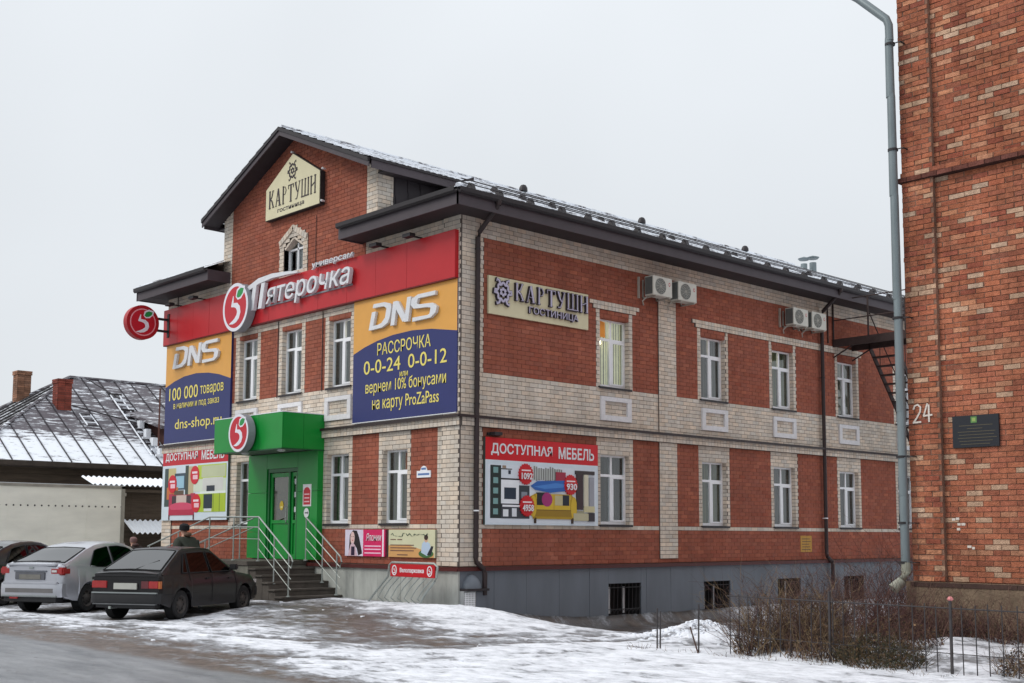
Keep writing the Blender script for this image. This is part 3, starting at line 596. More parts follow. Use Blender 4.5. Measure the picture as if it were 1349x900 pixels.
for a in (-8.27, -7.86): m.prism(Lf, [slant(a, 7.58), slant(a+.17, 7.58), slant(a+.17, 8.24), slant(a, 8.24)], .05, .15)
stroke_quads(m, Lf, [(-8.72, 8.02), (-8.35, 8.20), (-7.85, 8.32), (-7.2, 8.36), (-6.45, 8.32), (-6.0, 8.27)], [.05, .12, .15, .12, .08, .03], .05, .15, lambda x, z: (x, z))
m.build('raised_letters', WLET, fas)
m = MB(); m.fbox(FR, -8.3, -3.8, .14, .16, 7.62, 7.66); m.fbox(FR, -7.5, -3.8, .14, .16, 7.9, 7.94); m.build('letter_rail', GREYL, fas)
for x in (-12.6, -11.2, -2.6, -1.35):
    m = MB(); m.fbox(FR, x-.02, x+.02, 0, .38, 8.33, 8.36); m.fbox(FR, x-.14, x+.14, .30, .46, 8.30, 8.38); m.build('floodlight', BLACKM, fas)

def five_disc(name, label, fr, cu, cz, r, d0, th, group=None, white_rim=True, rimcol=None, asp=1.0):
    t = thing(name, label, 'sign', group); E_ = lambda q: ell(cu, cz, r*q*asp, r*q, 40)
    m = MB(); m.prism(fr, E_(1), d0, d0+th); m.build('disc_body', rimcol or GREYL, t)
    P_ = Print(fr, d0+th)
    W_ = (225, 224, 232); RD = (190, 26, 44)
    if white_rim: P_.poly(E_(.995), W_); P_.poly(E_(.86), RD)
    else: P_.poly(E_(.99), (170, 24, 34)); P_.poly(E_(.8), (226, 150, 160)); P_.poly(E_(.73), RD)
    s = r*(.86 if white_rim else .78); tf = lambda x, z: (cu+x*s*asp, cz+z*s)
    P_.poly([tf(x, z) for x, z in [(.02, .50), (.1, .83), (.45, 1.0), (.86, .92), (.78, .6), (.5, .36), (.2, .33)]], W_)
    P_.poly([tf(x, z) for x, z in [(.10, .52), (.2, .76), (.45, .88), (.74, .82), (.66, .6), (.45, .45), (.22, .42)]], (26, 140, 66))
    for pts, ws in (([(-.20, .56), (-.24, .30), (-.29, .04)], [.05, .15, .20]), ([(-.34, .10), (-.12, .12), (.12, .07), (.29, -.08), (.34, -.28), (.25, -.48), (.05, -.63), (-.2, -.72), (-.52, -.76)], [.12, .20, .27, .31, .31, .29, .25, .17, .02])):
        o = stroke(pts, ws); n = len(pts)
        for i in range(n-1): P_.poly([tf(*q) for q in (o[i], o[i+1], o[2*n-2-i], o[2*n-1-i])], W_)
    P_.k = 0
    P_.build(t, 'emblem'); return t
five_disc('round_sign', 'big white rimmed disc with a white 5 and green leaf on the red fascia', FR, -8.82, 7.74, .655, .16, .24, 'round number five signs')
five_disc('round_sign', 'white rimmed disc with a white 5 on the front of the green canopy', FR, -6.66, 4.17, .47, 1.26, .20, 'round number five signs')
fs = five_disc('round_sign', 'red double sided disc with a white 5 sticking out from the left front corner', shift(SD, 0, -13.25, 0), -.98, 7.80, .50, .0, .22, 'round number five signs', False, mat('rim_red', ln(168, 34, 40), .45))
m = MB(); m.box(-13.2, -13.1, -.52, -.12, 7.6, 7.66); m.box(-13.2, -13.1, -.52, -.12, 7.95, 8.01); m.box(-13.17, -13.05, -.16, -.13, 7.45, 8.15); m.build('bracket', BLACKM, fs)

ORG = (220, 160, 76); NAVY = (40, 47, 104)
def dns(parent, fr, u0, u1, z0, z1, d):
    m = MB(); w = u1-u0; h = z1-z0; sh = .1
    tf = lambda x, z: (u0+w*(x+sh*(z-.5)*.3), z0+h*z)
    for pts, ws in [([(.02, .0), (.05, .70)], .062), ([(.03, .93), (.19, .92), (.26, .86), (.29, .74), (.28, .38), (.24, .18), (.17, .09), (.04, .075)], [.15, .15, .12, .075, .075, .11, .15, .15]),
                    ([(.37, .02), (.385, .93)], .06), ([(.39, .90), (.57, .09)], .085), ([(.585, .06), (.60, .98)], .06),
                    ([(.99, .92), (.75, .92), (.69, .86), (.68, .66), (.72, .55), (.93, .50), (.985, .40), (.975, .18), (.93, .085), (.68, .08)], [.15, .15, .1, .09, .14, .14, .09, .085, .12, .15])]:
        stroke_quads(m, fr, pts, [q*1.0 for q in ws] if isinstance(ws, list) else ws, d, d+.07, tf)
    m.build('raised_letters', WLET, parent)
def banner_base(t, fr, u0, u1, z0, z1, curve):
    P_ = Print(fr, .06); P_.rect(u0, u1, z0, z1, ORG); n = len(curve)
    P_.poly([(u0, z0), (u1, z0)]+[(u, z) for u, z in curve[::-1]], NAVY); P_.mb.fbox(fr, u0, u1, .0, .06, z0, z1, ln(*NAVY)); P_.build(t, 'banner_sheet')
b1 = thing('advertising_banner', 'orange and navy banner with installment offer in yellow letters, right of the front windows', 'banner', 'orange and navy banners on the front')
cv = [(-3.84+3.8*i/14, 5.93+.40*math.sin(math.pi*min(1, (i/14)*.62+.06))-.0*i) for i in range(15)]
cv = [(-3.84, 5.95), (-3.4, 6.08), (-2.9, 6.18), (-2.3, 6.25), (-1.6, 6.27), (-.9, 6.22), (-.03, 6.08)]
banner_base(b1, FR, -3.84, -.03, 4.32, 7.215, cv); BF = shift(FR, 0, .066, 0)
dns(b1, BF, -3.08, -.70, 6.44, 7.04, .0)
for s, a, b, c, e in [('РАССРОЧКА', -2.88, -.92, 5.83, 6.12), ('0-0-24', -3.40, -2.0, 5.42, 5.74), ('0-0-12', -1.72, -.36, 5.42, 5.74), ('или', -2.02, -1.72, 5.26, 5.37), ('вернем 10% бонусами', -3.32, -.38, 4.90, 5.25), ('на карту ProZaPass', -3.05, -.62, 4.50, 4.85)]:
    text(b1, s, BF, a, b, c, e, YEL, d=.002, offset=.004)
b2 = thing('advertising_banner', 'orange and navy banner with 100 000 goods offer at the left end of the front', 'banner', 'orange and navy banners on the front')
cv = [(-13.32, 5.98), (-12.8, 6.12), (-12.2, 6.22), (-11.5, 6.25), (-10.8, 6.20), (-10.2, 6.10), (-9.56, 5.93)]
banner_base(b2, FR, -13.32, -9.56, 4.32, 7.215, cv)
dns(b2, BF, -12.72, -10.20, 6.48, 7.10, .0)
for s, a, b, c, e in [('100 000', -13.06, -11.35, 5.56, 5.93), ('товаров', -11.22, -9.92, 5.54, 5.86), ('в наличии и под заказ', -12.78, -10.14, 5.27, 5.46), ('dns-shop.ru', -12.66, -9.98, 4.62, 5.0)]:
    text(b2, s, BF, a, b, c, e, YEL, d=.002, offset=.004)
for t, a, b in ((b1, -3.84, -.03), (b2, -13.32, -9.56)):
    m = MB(); m.tube([(a, -.07, 4.30), (b, -.07, 4.30)], .014, 6); m.build('edge_rope', WPR, t)

def badge(P_, u, z, r, asp=.85): P_.star(u, z, r, (196, 26, 36), 20, asp)
# furniture poster on the side
f1 = thing('furniture_poster', 'furniture poster with yellow sofa and wall unit on the side wall near the corner', 'poster', 'furniture posters')
P_ = Print(SD, .075); U0, U1, B, T = .68, 4.24, 1.92, 3.82
P_.mb.fbox(SD, U0, U1, .0, .075, B, T, ln(70, 84, 80)); P_.rect(U0, U1, B, T, (206, 218, 226)); P_.rect(U0, U1, 3.33, T, (198, 22, 32))
X = lambda a: U0+(U1-U0)*a; Z = lambda b: B+(3.33-B)*b
def rr(a, b, c, e, col): P_.rect(X(a), X(b), Z(c), Z(e), col)
rr(.02, .98, .03, .93, (214, 222, 230)); rr(.04, .13, .1, .92, (36, 48, 46))
for k in range(5): rr(.065, .105, .16+.16*k, .25+.16*k, (120, 160, 158))
rr(.13, .28, .12, .72, (232, 236, 240)); rr(.13, .29, .70, .725, (40, 40, 44)); rr(.13, .22, .86, .875, (50, 44, 44)); rr(.14, .27, .36, .64, (228, 232, 236)); rr(.155, .255, .40, .58, (34, 50, 66)); rr(.19, .21, .79, .85, (40, 46, 60)); rr(.14, .17, .88, .92, (150, 130, 110))
rr(.28, .37, .10, .62, (52, 60, 66)); rr(.30, .35, .42, .52, (130, 140, 150)); rr(.13, .30, .10, .33, (58, 62, 70)); rr(.145, .19, .13, .24, (222, 226, 230)); rr(.22, .26, .13, .26, (214, 218, 224)); rr(.14, .29, .28, .31, (230, 232, 236))
for k in range(26): rr(.40+.010*k, .4065+.010*k, .70+.03*random.random(), .90+.04*random.random(), (130, 132, 128) if k % 2 else (196, 200, 196))
rr(.60, .69, .72, .86, (158, 44, 66))
P_.poly([(X(a), Z(b)) for a, b in [(.38, .62), (.44, .70), (.70, .73), (.73, .66), (.70, .56), (.55, .52), (.42, .56)]], (42, 96, 172)); P_.poly([(X(a), Z(b)) for a, b in [(.40, .61), (.6, .68), (.72, .66), (.66, .61), (.5, .58)]], (70, 128, 200))
Y1 = (206, 172, 44); Y2 = (170, 138, 26)
P_.poly([(X(a), Z(b)) for a, b in [(.38, .46), (.42, .50), (.74, .50), (.77, .44), (.77, .1), (.40, .1)]], Y2); rr(.43, .58, .24, .42, Y1); rr(.585, .73, .24, .42, Y1); rr(.41, .74, .14, .24, (150, 118, 24)); rr(.41, .74, .235, .25, (120, 92, 20))
P_.poly(ell(X(.40), Z(.30), .10, .24, 16), Y1); P_.poly(ell(X(.765), Z(.28), .10, .26, 16), Y1); rr(.42, .74, .42, .50, (196, 164, 52))
rr(.43, .50, .32, .52, (26, 26, 30)); P_.poly(ell(X(.52), Z(.41), .17, .16, 14), (160, 44, 110)); rr(.59, .67, .32, .48, (190, 180, 140)); rr(.66, .72, .32, .49, (24, 30, 42)); rr(.41, .425, .03, .12, (60, 40, 26)); rr(.745, .76, .03, .12, (60, 40, 26))
rr(.78, .96, .84, .90, (56, 46, 46)); rr(.79, .85, .26, .84, (58, 40, 44)); rr(.86, .90, .30, .84, (206, 200, 178)); rr(.91, .955, .30, .80, (150, 152, 160)); rr(.79, .86, .08, .24, (150, 146, 120)); rr(.86, .96, .22, .32, (198, 190, 150)); rr(.90, .96, .07, .21, (50, 44, 50)); rr(.76, .90, .08, .20, (184, 178, 146))
for u, z, tx in ((.335, .80, '1092'), (.735, .66, '930'), (.345, .30, '4958')): badge(P_, X(u), Z(z), .24, .95); P_.rect(X(u)-.14, X(u)+.14, Z(z)+.07, Z(z)+.10, (235, 220, 222)); 
P_.build(f1)
PF1 = shift(SD, 0, .135, 0)
for u, z, tx in ((.335, .80, '1092'), (.735, .66, '930'), (.345, .30, '4958')): text(f1, tx, PF1, X(u)-.17, X(u)+.17, Z(z)-.12, Z(z)+.03, WPR, d=.004, offset=.03)
text(f1, 'ДОСТУПНАЯ', shift(SD, 0, .08, 0), .84, 2.72, 3.43, 3.70, WPR, d=.002, offset=.022); text(f1, 'МЕБЕЛЬ', shift(SD, 0, .08, 0), 2.92, 4.10, 3.44, 3.71, WPR, d=.002, offset=.022)
m = MB(); m.fbox(SD, .78, 1.15, .0, .04, 3.86, 3.92); m.fbox(SD, .82, 1.05, .06, .22, 3.86, 3.93); m.build('floodlight', BLACKM, f1)
f2 = thing('furniture_poster', 'furniture poster with pink sofa and green kitchen below the left banner', 'poster', 'furniture posters')
P_ = Print(FR, .075); U0, U1, B, T = -13.3, -9.55, 2.08, 4.14
P_.mb.fbox(FR, U0, U1, .0, .075, B, T, ln(70, 84, 80)); P_.rect(U0, U1, B, T, (206, 218, 226)); P_.rect(U0, U1, 3.66, T, (190, 24, 40)); Z = lambda b: B+(3.66-B)*b
rr(.04, .12, .25, .95, (60, 76, 74)); rr(.10, .22, .45, .95, (196, 184, 130)); rr(.2, .37, .55, .85, (60, 76, 90)); rr(.22, .35, .58, .8, (150, 190, 208)); rr(.37, .42, .40, .98, (60, 70, 62)); rr(.42, .5, .4, .96, (190, 176, 140)); rr(.08, .26, .38, .60, (196, 110, 60)); rr(.2, .35, .44, .54, (92, 76, 60))
rr(.5, .98, .5, .96, (206, 216, 196)); rr(.56, .98, .72, .97, (180, 200, 70)); rr(.62, .97, .75, .95, (190, 196, 160)); rr(.64, .94, .52, .74, (206, 206, 200)); rr(.70, .82, .50, .60, (40, 48, 60)); rr(.60, .98, .46, .50, (226, 232, 226)); rr(.56, .98, .14, .46, (168, 190, 46)); rr(.66, .79, .20, .45, (30, 46, 58)); rr(.8, .81, .14, .46, (120, 140, 40)); rr(.89, .9, .14, .46, (120, 140, 40)); rr(.67, .78, .15, .2, (210, 216, 220))
rr(.12, .52, .24, .46, (150, 40, 60)); rr(.12, .19, .18, .48, (176, 50, 78)); rr(.46, .53, .18, .48, (176, 50, 78)); rr(.17, .24, .28, .44, (66, 52, 58)); rr(.4, .47, .28, .44, (66, 52, 58)); rr(.24, .40, .28, .45, (200, 180, 170)); P_.poly(ell(X(.32), Z(.24), (U1-U0)*.19, .13, 18), (206, 72, 104)); rr(.12, .52, .09, .19, (176, 40, 70)); rr(.12, .135, .01, .1, (90, 40, 50)); rr(.505, .52, .01, .1, (90, 40, 50))
for u, z in ((.17, .66), (.52, .80), (.55, .30)): P_.poly(ell(X(u), Z(z), .25, .26, 20), (204, 30, 48)); P_.rect(X(u)-.15, X(u)+.15, Z(z)+.04, Z(z)+.10, (236, 214, 220)); P_.rect(X(u)-.1, X(u)+.17, Z(z)-.12, Z(z), (236, 190, 200))
P_.build(f2)
text(f2, 'ДОСТУПНАЯ', shift(FR, 0, .08, 0), -13.12, -11.22, 3.76, 4.02, WPR, d=.002, offset=.022); text(f2, 'МЕБЕЛЬ', shift(FR, 0, .08, 0), -11.0, -9.75, 3.76, 4.02, WPR, d=.002, offset=.022)
# two low posters right of the steps
f3 = thing('beauty_poster', 'pink poster with a dark haired woman low on the front wall', 'poster')
P_ = Print(FR, .05); U0, U1, B, T = -4.06, -2.50, 1.20, 1.81; X = lambda a: U0+(U1-U0)*a; Z = lambda b: B+(T-B)*b
P_.mb.fbox(FR, U0, U1, 0, .05, B, T, ln(150, 60, 90)); P_.rect(U0, U1, B, T, (214, 206, 222)); P_.rect(X(.46), U1, B, T, (206, 30, 92)); P_.rect(X(.93), X(.965), B, T, (240, 226, 236))
P_.poly([(X(a), Z(b)) for a, b in [(.10, .2), (.12, .8), (.2, .98), (.3, .96), (.36, .7), (.44, .1), (.34, .02), (.3, .3), (.2, .5)]], (32, 24, 28)); P_.poly(ell(X(.19), Z(.68), .085, .15, 16), (220, 186, 180)); P_.rect(X(.165), X(.185), Z(.72), Z(.745), (70, 40, 44)); P_.rect(X(.205), X(.225), Z(.72), Z(.745), (70, 40, 44)); P_.rect(X(.18), X(.21), Z(.58), Z(.61), (190, 50, 70))
P_.poly([(X(a), Z(b)) for a, b in [(.08, .0), (.14, .42), (.2, .52), (.26, .4), (.32, .0)]], (206, 176, 186)); P_.rect(X(.16), X(.25), Z(.02), Z(.36), (40, 24, 52))
for z in (.36, .24, .10): P_.rect(X(.5), X(.9), Z(z), Z(z+.045), (238, 190, 212))
P_.build(f3); text(f3, 'Японии', shift(FR, 0, .06, 0), X(.54), X(.90), Z(.58), Z(.86), WPR, d=.004, shear=.2, offset=.0)
f4 = thing('study_poster', 'pale poster with a child sitting in the grass beside the pink poster', 'poster')
P_ = Print(FR, .05); U0, U1, B, T = -2.42, -.72, 1.20, 1.81
P_.mb.fbox(FR, U0, U1, 0, .05, B, T, ln(150, 150, 130)); P_.rect(U0, U1, B, T, (204, 202, 168)); P_.rect(U0, X(.03), B, T, (34, 34, 34)); P_.poly([(X(.03), B), (X(.03), Z(.42)), (X(.4), Z(.46)), (X(.7), Z(.3)), (X(.98), Z(.16)), (X(.98), B)], (206, 156, 98))
P_.poly(ell(X(.82), Z(.14), .26, .09, 18), (66, 104, 60)); P_.poly([(X(a), Z(b)) for a, b in [(.72, .18), (.74, .5), (.8, .62), (.9, .5), (.92, .18), (.84, .06)]], (178, 196, 216)); P_.poly(ell(X(.82), Z(.66), .065, .075, 14), (206, 166, 140)); P_.poly(ell(X(.82), Z(.72), .07, .06, 12), (60, 40, 34)); P_.poly([(X(.84), Z(.1)), (X(.93), Z(.42)), (X(.97), Z(.4)), (X(.92), Z(.08))], (34, 36, 44))
for a, z, w_ in ((.07, .62, .12), (.22, .62, .1), (.07, .42, .5), (.07, .32, .55), (.07, .22, .5), (.22, .07, .22)): P_.rect(X(a), X(a+w_), Z(z), Z(z+.035), (116, 84, 70))
pts = [(.08+.0265*k+random.uniform(-.006, .006), .80+random.uniform(-.06, .08)) for k in range(31)]
for i in range(0, 30, 1):
    if i % 6 == 5: continue
    (a, b), (c, e) = pts[i], pts[i+1]; P_.poly([(X(a), Z(b)), (X(c), Z(e)), (X(c)+.02, Z(e)), (X(a)+.02, Z(b))], (70, 88, 74))
P_.build(f4)
# house plate
hp = thing('street_plate', 'small white enamel street plate with blue lettering between the front windows', 'plate')
P_ = Print(FR, .02); P_.mb.prism(FR, [(-1.42, 2.95), (-.94, 2.95), (-.94, 3.1), (-1.06, 3.1), (-1.1, 3.18), (-1.18, 3.21), (-1.26, 3.18), (-1.3, 3.1), (-1.42, 3.1)], 0, .02, (.8, .82, .85))
for a, b, z in ((-1.38, -.98, 3.0), (-1.26, -1.1, 3.12)): P_.rect(a, b, z, z+.045, (90, 120, 170))
P_.build(hp, 'plate_face')
# ---- hotel name signs
KG = {  # heavy serif letters from strokes on a unit cell
 'К': [([(.14, 0), (.14, 1)], .2), ([(.2, .5), (.5, .62), (.72, .98)], .13), ([(.24, .52), (.55, .4), (.82, .04)], .17), ([(0, .03), (.3, .03)], .07), ([(0, .97), (.3, .97)], .07), ([(.6, .03), (.98, .03)], .07), ([(.55, .97), (.86, .97)], .07)],
 'А': [([(.1, .03), (.42, .95)], .09), ([(.46, .98), (.76, .03)], .22), ([(.24, .32), (.64, .32)], .07), ([(0, .03), (.24, .03)], .07), ([(.56, .03), (.98, .03)], .07)],
 'Р': [([(.2, 0), (.2, 1)], .2), ([(.22, .95), (.6, .94), (.8, .74), (.62, .54), (.24, .52)], [.07, .09, .17, .09, .06]), ([(.02, .03), (.42, .03)], .07), ([(.02, .97), (.3, .97)], .07)],
 'Т': [([(.5, 0), (.5, .95)], .22), ([(.02, .94), (.98, .94)], .10), ([(.05, .96), (.04, .74)], .08), ([(.95, .96), (.96, .74)], .08), ([(.3, .03), (.7, .03)], .07)],
 'У': [([(.12, .96), (.34, .56), (.56, .40)], [.2, .18, .12]), ([(.88, .97), (.62, .4), (.4, .05), (.12, .06)], [.1, .12, .14, .12]), ([(0, .97), (.36, .97)], .07), ([(.66, .97), (1, .97)], .07)],
 'Ш': [([(.1, .03), (.1, 1)], .16), ([(.5, .03), (.5, 1)], .16), ([(.9, .03), (.9, 1)], .16), ([(0, .045), (1, .045)], .09), ([(0, .97), (.22, .97)], .06), ([(.4, .97), (.62, .97)], .06), ([(.78, .97), (1, .97)], .06)],
 'И': [([(.16, 0), (.16, 1)], .19), ([(.84, 0), (.84, 1)], .19), ([(.16, .42), (.84, .62)], .1), ([(0, .03), (.34, .03)], .07), ([(.66, .03), (1, .03)], .07), ([(0, .97), (.34, .97)], .07), ([(.66, .97), (1, .97)], .07)]}
def kart(mb, fr, u0, u1, z0, z1, d0, d1, grow=0, mi=0):
    word = 'КАРТУШИ'; wd = [1, 1.05, .85, 1, .95, 1.35, 1.0]; gap = .2; tot = sum(wd)+gap*6; k = (u1-u0)/tot; x = u0
    for ch, w in zip(word, wd):
        for pts, ws in KG[ch]:
            ws2 = [(q*(.7 if w > 1.2 else .95)+grow) for q in ws] if isinstance(ws, list) else ws*(.7 if w > 1.2 and ws > .1 else .95)+grow
            # widths are fractions of cell width; use isotropic space
            P2 = [(x+w*k*a, z0+(z1-z0)*b) for a, b in pts]; ww = [q*w*k for q in ws2] if isinstance(ws2, list) else ws2*w*k
            stroke_quads(mb, fr, P2, ww, d0, d1, lambda a, b: (a, b), None, mi)
        x += (w+gap)*k
def rosette(mb, fr, cu, cz, r, d0, d1, w=.2, mi=0):
    pts = [(cu+r*.62*(1+.12*math.cos(8*t))*math.cos(t), cz+r*.66*(1+.12*math.cos(8*t))*math.sin(t)) for t in [2*math.pi*k/40 for k in range(41)]]
    stroke_quads(mb, fr, pts, r*w, d0, d1, lambda a, b: (a, b), None, mi)
    for k in range(6): a = math.pi/6+k*math.pi/3; mb.prism(fr, ell(cu+r*.24*math.cos(a), cz+r*.24*math.sin(a), r*.13, r*.13, 8), d0, d1, None, mi)
    for sx, sz in ((-1, 1), (1, 1), (-1, -1), (1, -1)):
        stroke_quads(mb, fr, [(cu+sx*r*.30, cz+sz*r*.62), (cu+sx*r*.42, cz+sz*r*.86), (cu+sx*r*.62, cz+sz*r*.98), (cu+sx*r*.66, cz+sz*r*.78)], [r*w, r*w, r*w*.7, r*w*.4], d0, d1, lambda a, b: (a, b), None, mi)
    for s in (-1, 1): stroke_quads(mb, fr, [(cu+s*r*.62, cz+r*.1), (cu+s*r*.85, cz+r*.16), (cu+s*r*.88, cz-r*.12), (cu+s*r*.66, cz-r*.14)], r*w*.8, d0, d1, lambda a, b: (a, b), None, mi)
GOLD = mat('cream_sign', ln(214, 206, 172), .55, .05, 2); INK = mat('dark_sign_ink', ln(52, 42, 50), .5, .1); LILAC = mat('pale_lilac_letters', ln(188, 182, 204), .4, .06)
ts = thing('hotel_name_sign', 'cream house shaped sign with dark old style letters high on the gable', 'sign', 'hotel name signs')
G = [(-7.80, 9.94), (-7.80, 10.76), (-6.52, 11.50), (-5.25, 10.76), (-5.25, 9.88)]; G = [(-7.80, 9.92), (-5.25, 9.90), (-5.25, 10.76), (-6.52, 11.50), (-7.80, 10.76)]
m = MB(); m.prism(FR, G, .02, .15); m.build('sign_box', BLACKM, ts)
m = MB(); m.prism(FR, [(u*.985-.098, 10.6+(z-10.6)*.975) for u, z in G], .15, .165); m.build('sign_face', GOLD, ts)
m = MB(); kart(m, FR, -7.62, -5.42, 10.22, 10.70, .165, .175, -.02); rosette(m, FR, -6.52, 11.03, .25, .165, .172, .14); m.build('lettering', INK, ts)
text(ts, 'гостиница', FR, -7.2, -5.95, 10.02, 10.14, INK, d=.166, offset=.02)
for q in ((-6.62, 11.55), (-5.18, 10.80), (-5.2, 9.98)): m = MB(); m.lathe(FR(q[0], .05, q[1]), (0, -1, 0), [(0, .015), (.08, .032), (.11, .026), (.12, .001)], 8); m.build('spotlight', WHITE, ts)
ss = thing('hotel_name_sign', 'long cream sign board with raised lilac letters on the upper side wall', 'sign', 'hotel name signs')
m = MB(); m.fbox(SD, .76, 3.94, .01, .06, 6.55, 7.40); m.build('sign_board', GOLD, ss)
for mt_, d0, d1, gr, nm in ((INK, .06, .115, .07, 'letter_side'), (LILAC, .115, .125, -.045, 'lettering')):
    m = MB(); kart(m, SD, 1.52, 3.88, 6.93, 7.33, d0, d1, gr); rosette(m, SD, 1.14, 7.06, .29, d0, d1, .30 if gr > 0 else .17); m.build(nm, mt_, ss)
text(ss, 'ГОСТИНИЦА', SD, 1.95, 3.55, 6.66, 6.85, INK, d=.06, ext=.05, offset=.055); text(ss, 'ГОСТИНИЦА', SD, 1.95, 3.55, 6.66, 6.85, LILAC, d=.112, ext=.006, offset=-.005)
ys_ = thing('gas_notice', 'small yellow notice painted low on the side wall near the second downpipe', 'notice')
P_ = Print(SD, .004); P_.mb.fbox(SD, 12.70, 13.26, 0, .004, 1.25, 1.71, ln(176, 128, 30))
for k in range(5): P_.rect(12.76+.02*(k % 2), 13.2-.04*(k % 3), 1.31+.075*k, 1.33+.075*k, (90, 66, 30))
P_.build(ys_, 'notice_face')
# ---- air conditioners
def aircon(y, label):
    t = thing('air_conditioner', label, 'air conditioner', 'air conditioners under the side eave'); z0, z1 = 7.63, 8.12
    m = MB(); m.fbox(SD, y, y+.74, .15, .43, z0, z1); m.build('casing', mat('ac_casing', ln(198, 196, 186), .5, .06, 3), t, bevel=.012)
    m = MB(); m.prism(SD, ell(y+.29, (z0+z1)/2, .205, .205, 24), .43, .434); m.build('fan_opening', mat('ac_dark', ln(96, 100, 98), .6), t); m = MB()
    for k in range(1, 6): m.tube([SD(y+.29+.04*k*math.cos(a), .44, (z0+z1)/2+.04*k*math.sin(a)) for a in [2*math.pi*i/20 for i in range(21)]], .004, 4)
    for k in range(12): a = 2*math.pi*k/12; m.tube([SD(y+.29, .442, (z0+z1)/2), SD(y+.29+.2*math.cos(a), .442, (z0+z1)/2+.2*math.sin(a))], .003, 4)
    m.build('fan_guard', mat('ac_casing'), t)
    m = MB()
    for k in range(14): m.fbox(shift(SD, 0, 0, 0), y-.004, y+.0, .18, .40, z0+.04+.03*k, z0+.055+.03*k)
    m.fbox(SD, y-.002, y+.001, .17, .41, z0+.03, z1-.03); m.build('side_grille', mat('ac_dark'), t)
    P2 = Print(SD, .431); P2.poly(ell(y+.63, z1-.16, .035, .05, 12), (176, 40, 50)); P2.poly(ell(y+.63, z1-.16, .02, .03, 10), (210, 205, 198)); P2.build(t, 'brand_badge')
    for q in (y+.08, y+.60):
        m = MB(); m.fbox(SD, q, q+.03, .0, .45, z0-.04, z0-.005); m.fbox(SD, q, q+.03, 0, .03, z0-.04, z1-.05); m.build('bracket', mat('ac_bracket', ln(170, 164, 154), .5), t)
    if True:
        m = MB(); m.fbox(SD, y-.10, y-.06, .0, .05, z0-.05, z1); m.tube([SD(y+.05, .2, z0), SD(y+.0, .08, z0-.12), SD(y+.1, .03, z0-.2)], .018, 6); m.build('hose', mat('ac_bracket'), t)
aircon(5.88, 'leftmost air conditioner, above the left edge of the cream pilaster'); aircon(6.86, 'second air conditioner from the left, right beside the pilaster top')
aircon(11.93, 'third air conditioner from the left, left one of the far pair'); aircon(12.86, 'rightmost air conditioner, beside the second downpipe')

# ================================================================== ENTRANCE
ent = thing('entrance_canopy', 'bright green panelled shop entrance with boxy projecting canopy and glazed door', 'entrance')
def gp(fr, a, b, d0, d1, c, e, nm='panel'):
    m = MB(); m.fbox(fr, a+.004, b-.004, d0, d1, c+.004, e-.004); return m.build(nm, GREENM, ent)
CX0, CX1, CD = -8.30, -5.08, 1.20
for a, b in ((CX0, -7.2), (-7.2, -6.15), (-6.15, CX1)): gp(FR, a, b, CD-.02, CD, 3.74, 4.61)
RS = lambda u, d, z: (CX1+d, -u, z)      # right cheek of the canopy
for a, b in ((.0, .6), (.6, 1.18)): gp(RS, a, b, -.02, 0, 3.74, 4.61)
LS_ = lambda u, d, z: (CX0-d, -u, z); gp(LS_, 0, 1.18, -.02, 0, 3.74, 4.61)
m = MB(); m.box(CX0+.02, CX1-.02, -CD+.02, -.01, 3.76, 3.79); m.build('canopy_ceiling', mat('canopy_soffit', ln(120, 128, 122), .6, .1), ent); m = MB(); m.box(CX0, CX1, -CD, 0, 4.60, 4.625); m.build('canopy_roof', SNOW, ent)
m = MB(); m.fbox(FR, CX0-.003, CX1+.003, CD, CD+.012, 3.72, 3.75); m.fbox(RS, 0, CD, 0, .012, 3.72, 3.75); m.build('edge_trim', mat('green_trim', ln(16, 84, 44), .4), ent)
for q in (-7.6, -5.9): m = MB(); m.lathe((q, -.7, 3.76), (0, 0, -1), [(0, .1), (.03, .1), (.05, .06), (.05, .001)], 14); m.build('ceiling_lamp', WHITE, ent)
# wall cladding round the door
for a, b, c, e in ((-8.33, -7.42, 1.08, 1.75), (-8.33, -7.42, 1.75, 2.75), (-8.33, -7.42, 2.75, 3.74), (-5.98, -5.1, 1.08, 2.75), (-5.98, -5.1, 2.75, 3.74), (-7.42, -5.98, 3.35, 3.74)): gp(FR, a, b, .0, .16, c, e)
dr = MB()
for a, b, c, e in ((-7.42, -7.33, 1.08, 3.35), (-6.07, -5.98, 1.08, 3.35), (-7.33, -6.07, 3.26, 3.35), (-6.42, -6.36, 1.08, 3.26)): dr.fbox(FR, a, b, .0, .13, c, e)
D_ = dr.build('door_frame', mat('door_green', ln(12, 96, 42), .35, .1), ent)
def leaf(a, b):
    m = MB(); zz = 2.02
    for p, q, c, e in ((a, a+.08, 1.08, 3.24), (b-.08, b, 1.08, 3.24), (a+.08, b-.08, 1.08, 1.2), (a+.08, b-.08, 3.14, 3.24), (a+.08, b-.08, zz-.05, zz+.03), ): m.fbox(FR, p, q, .02, .09, c, e)
    m.fbox(FR, a+.08, b-.08, .04, .06, 1.2, zz-.05); o = m.build('door_leaf', GREENM, D_)
leaf(-7.33, -6.42); leaf(-6.36, -6.07)
for a, b in ((-7.25, -6.50), (-6.30, -6.13)):
    m = MB(); m.fbox(FR, a, b, .05, .055, 2.05, 3.14); m.build('door_glass', glass('door_glass', (.55, .55, .45)), D_)
m = MB(); m.fbox(FR, -7.3, -6.1, .005, .01, 1.2, 3.24, ln(96, 86, 60)); 
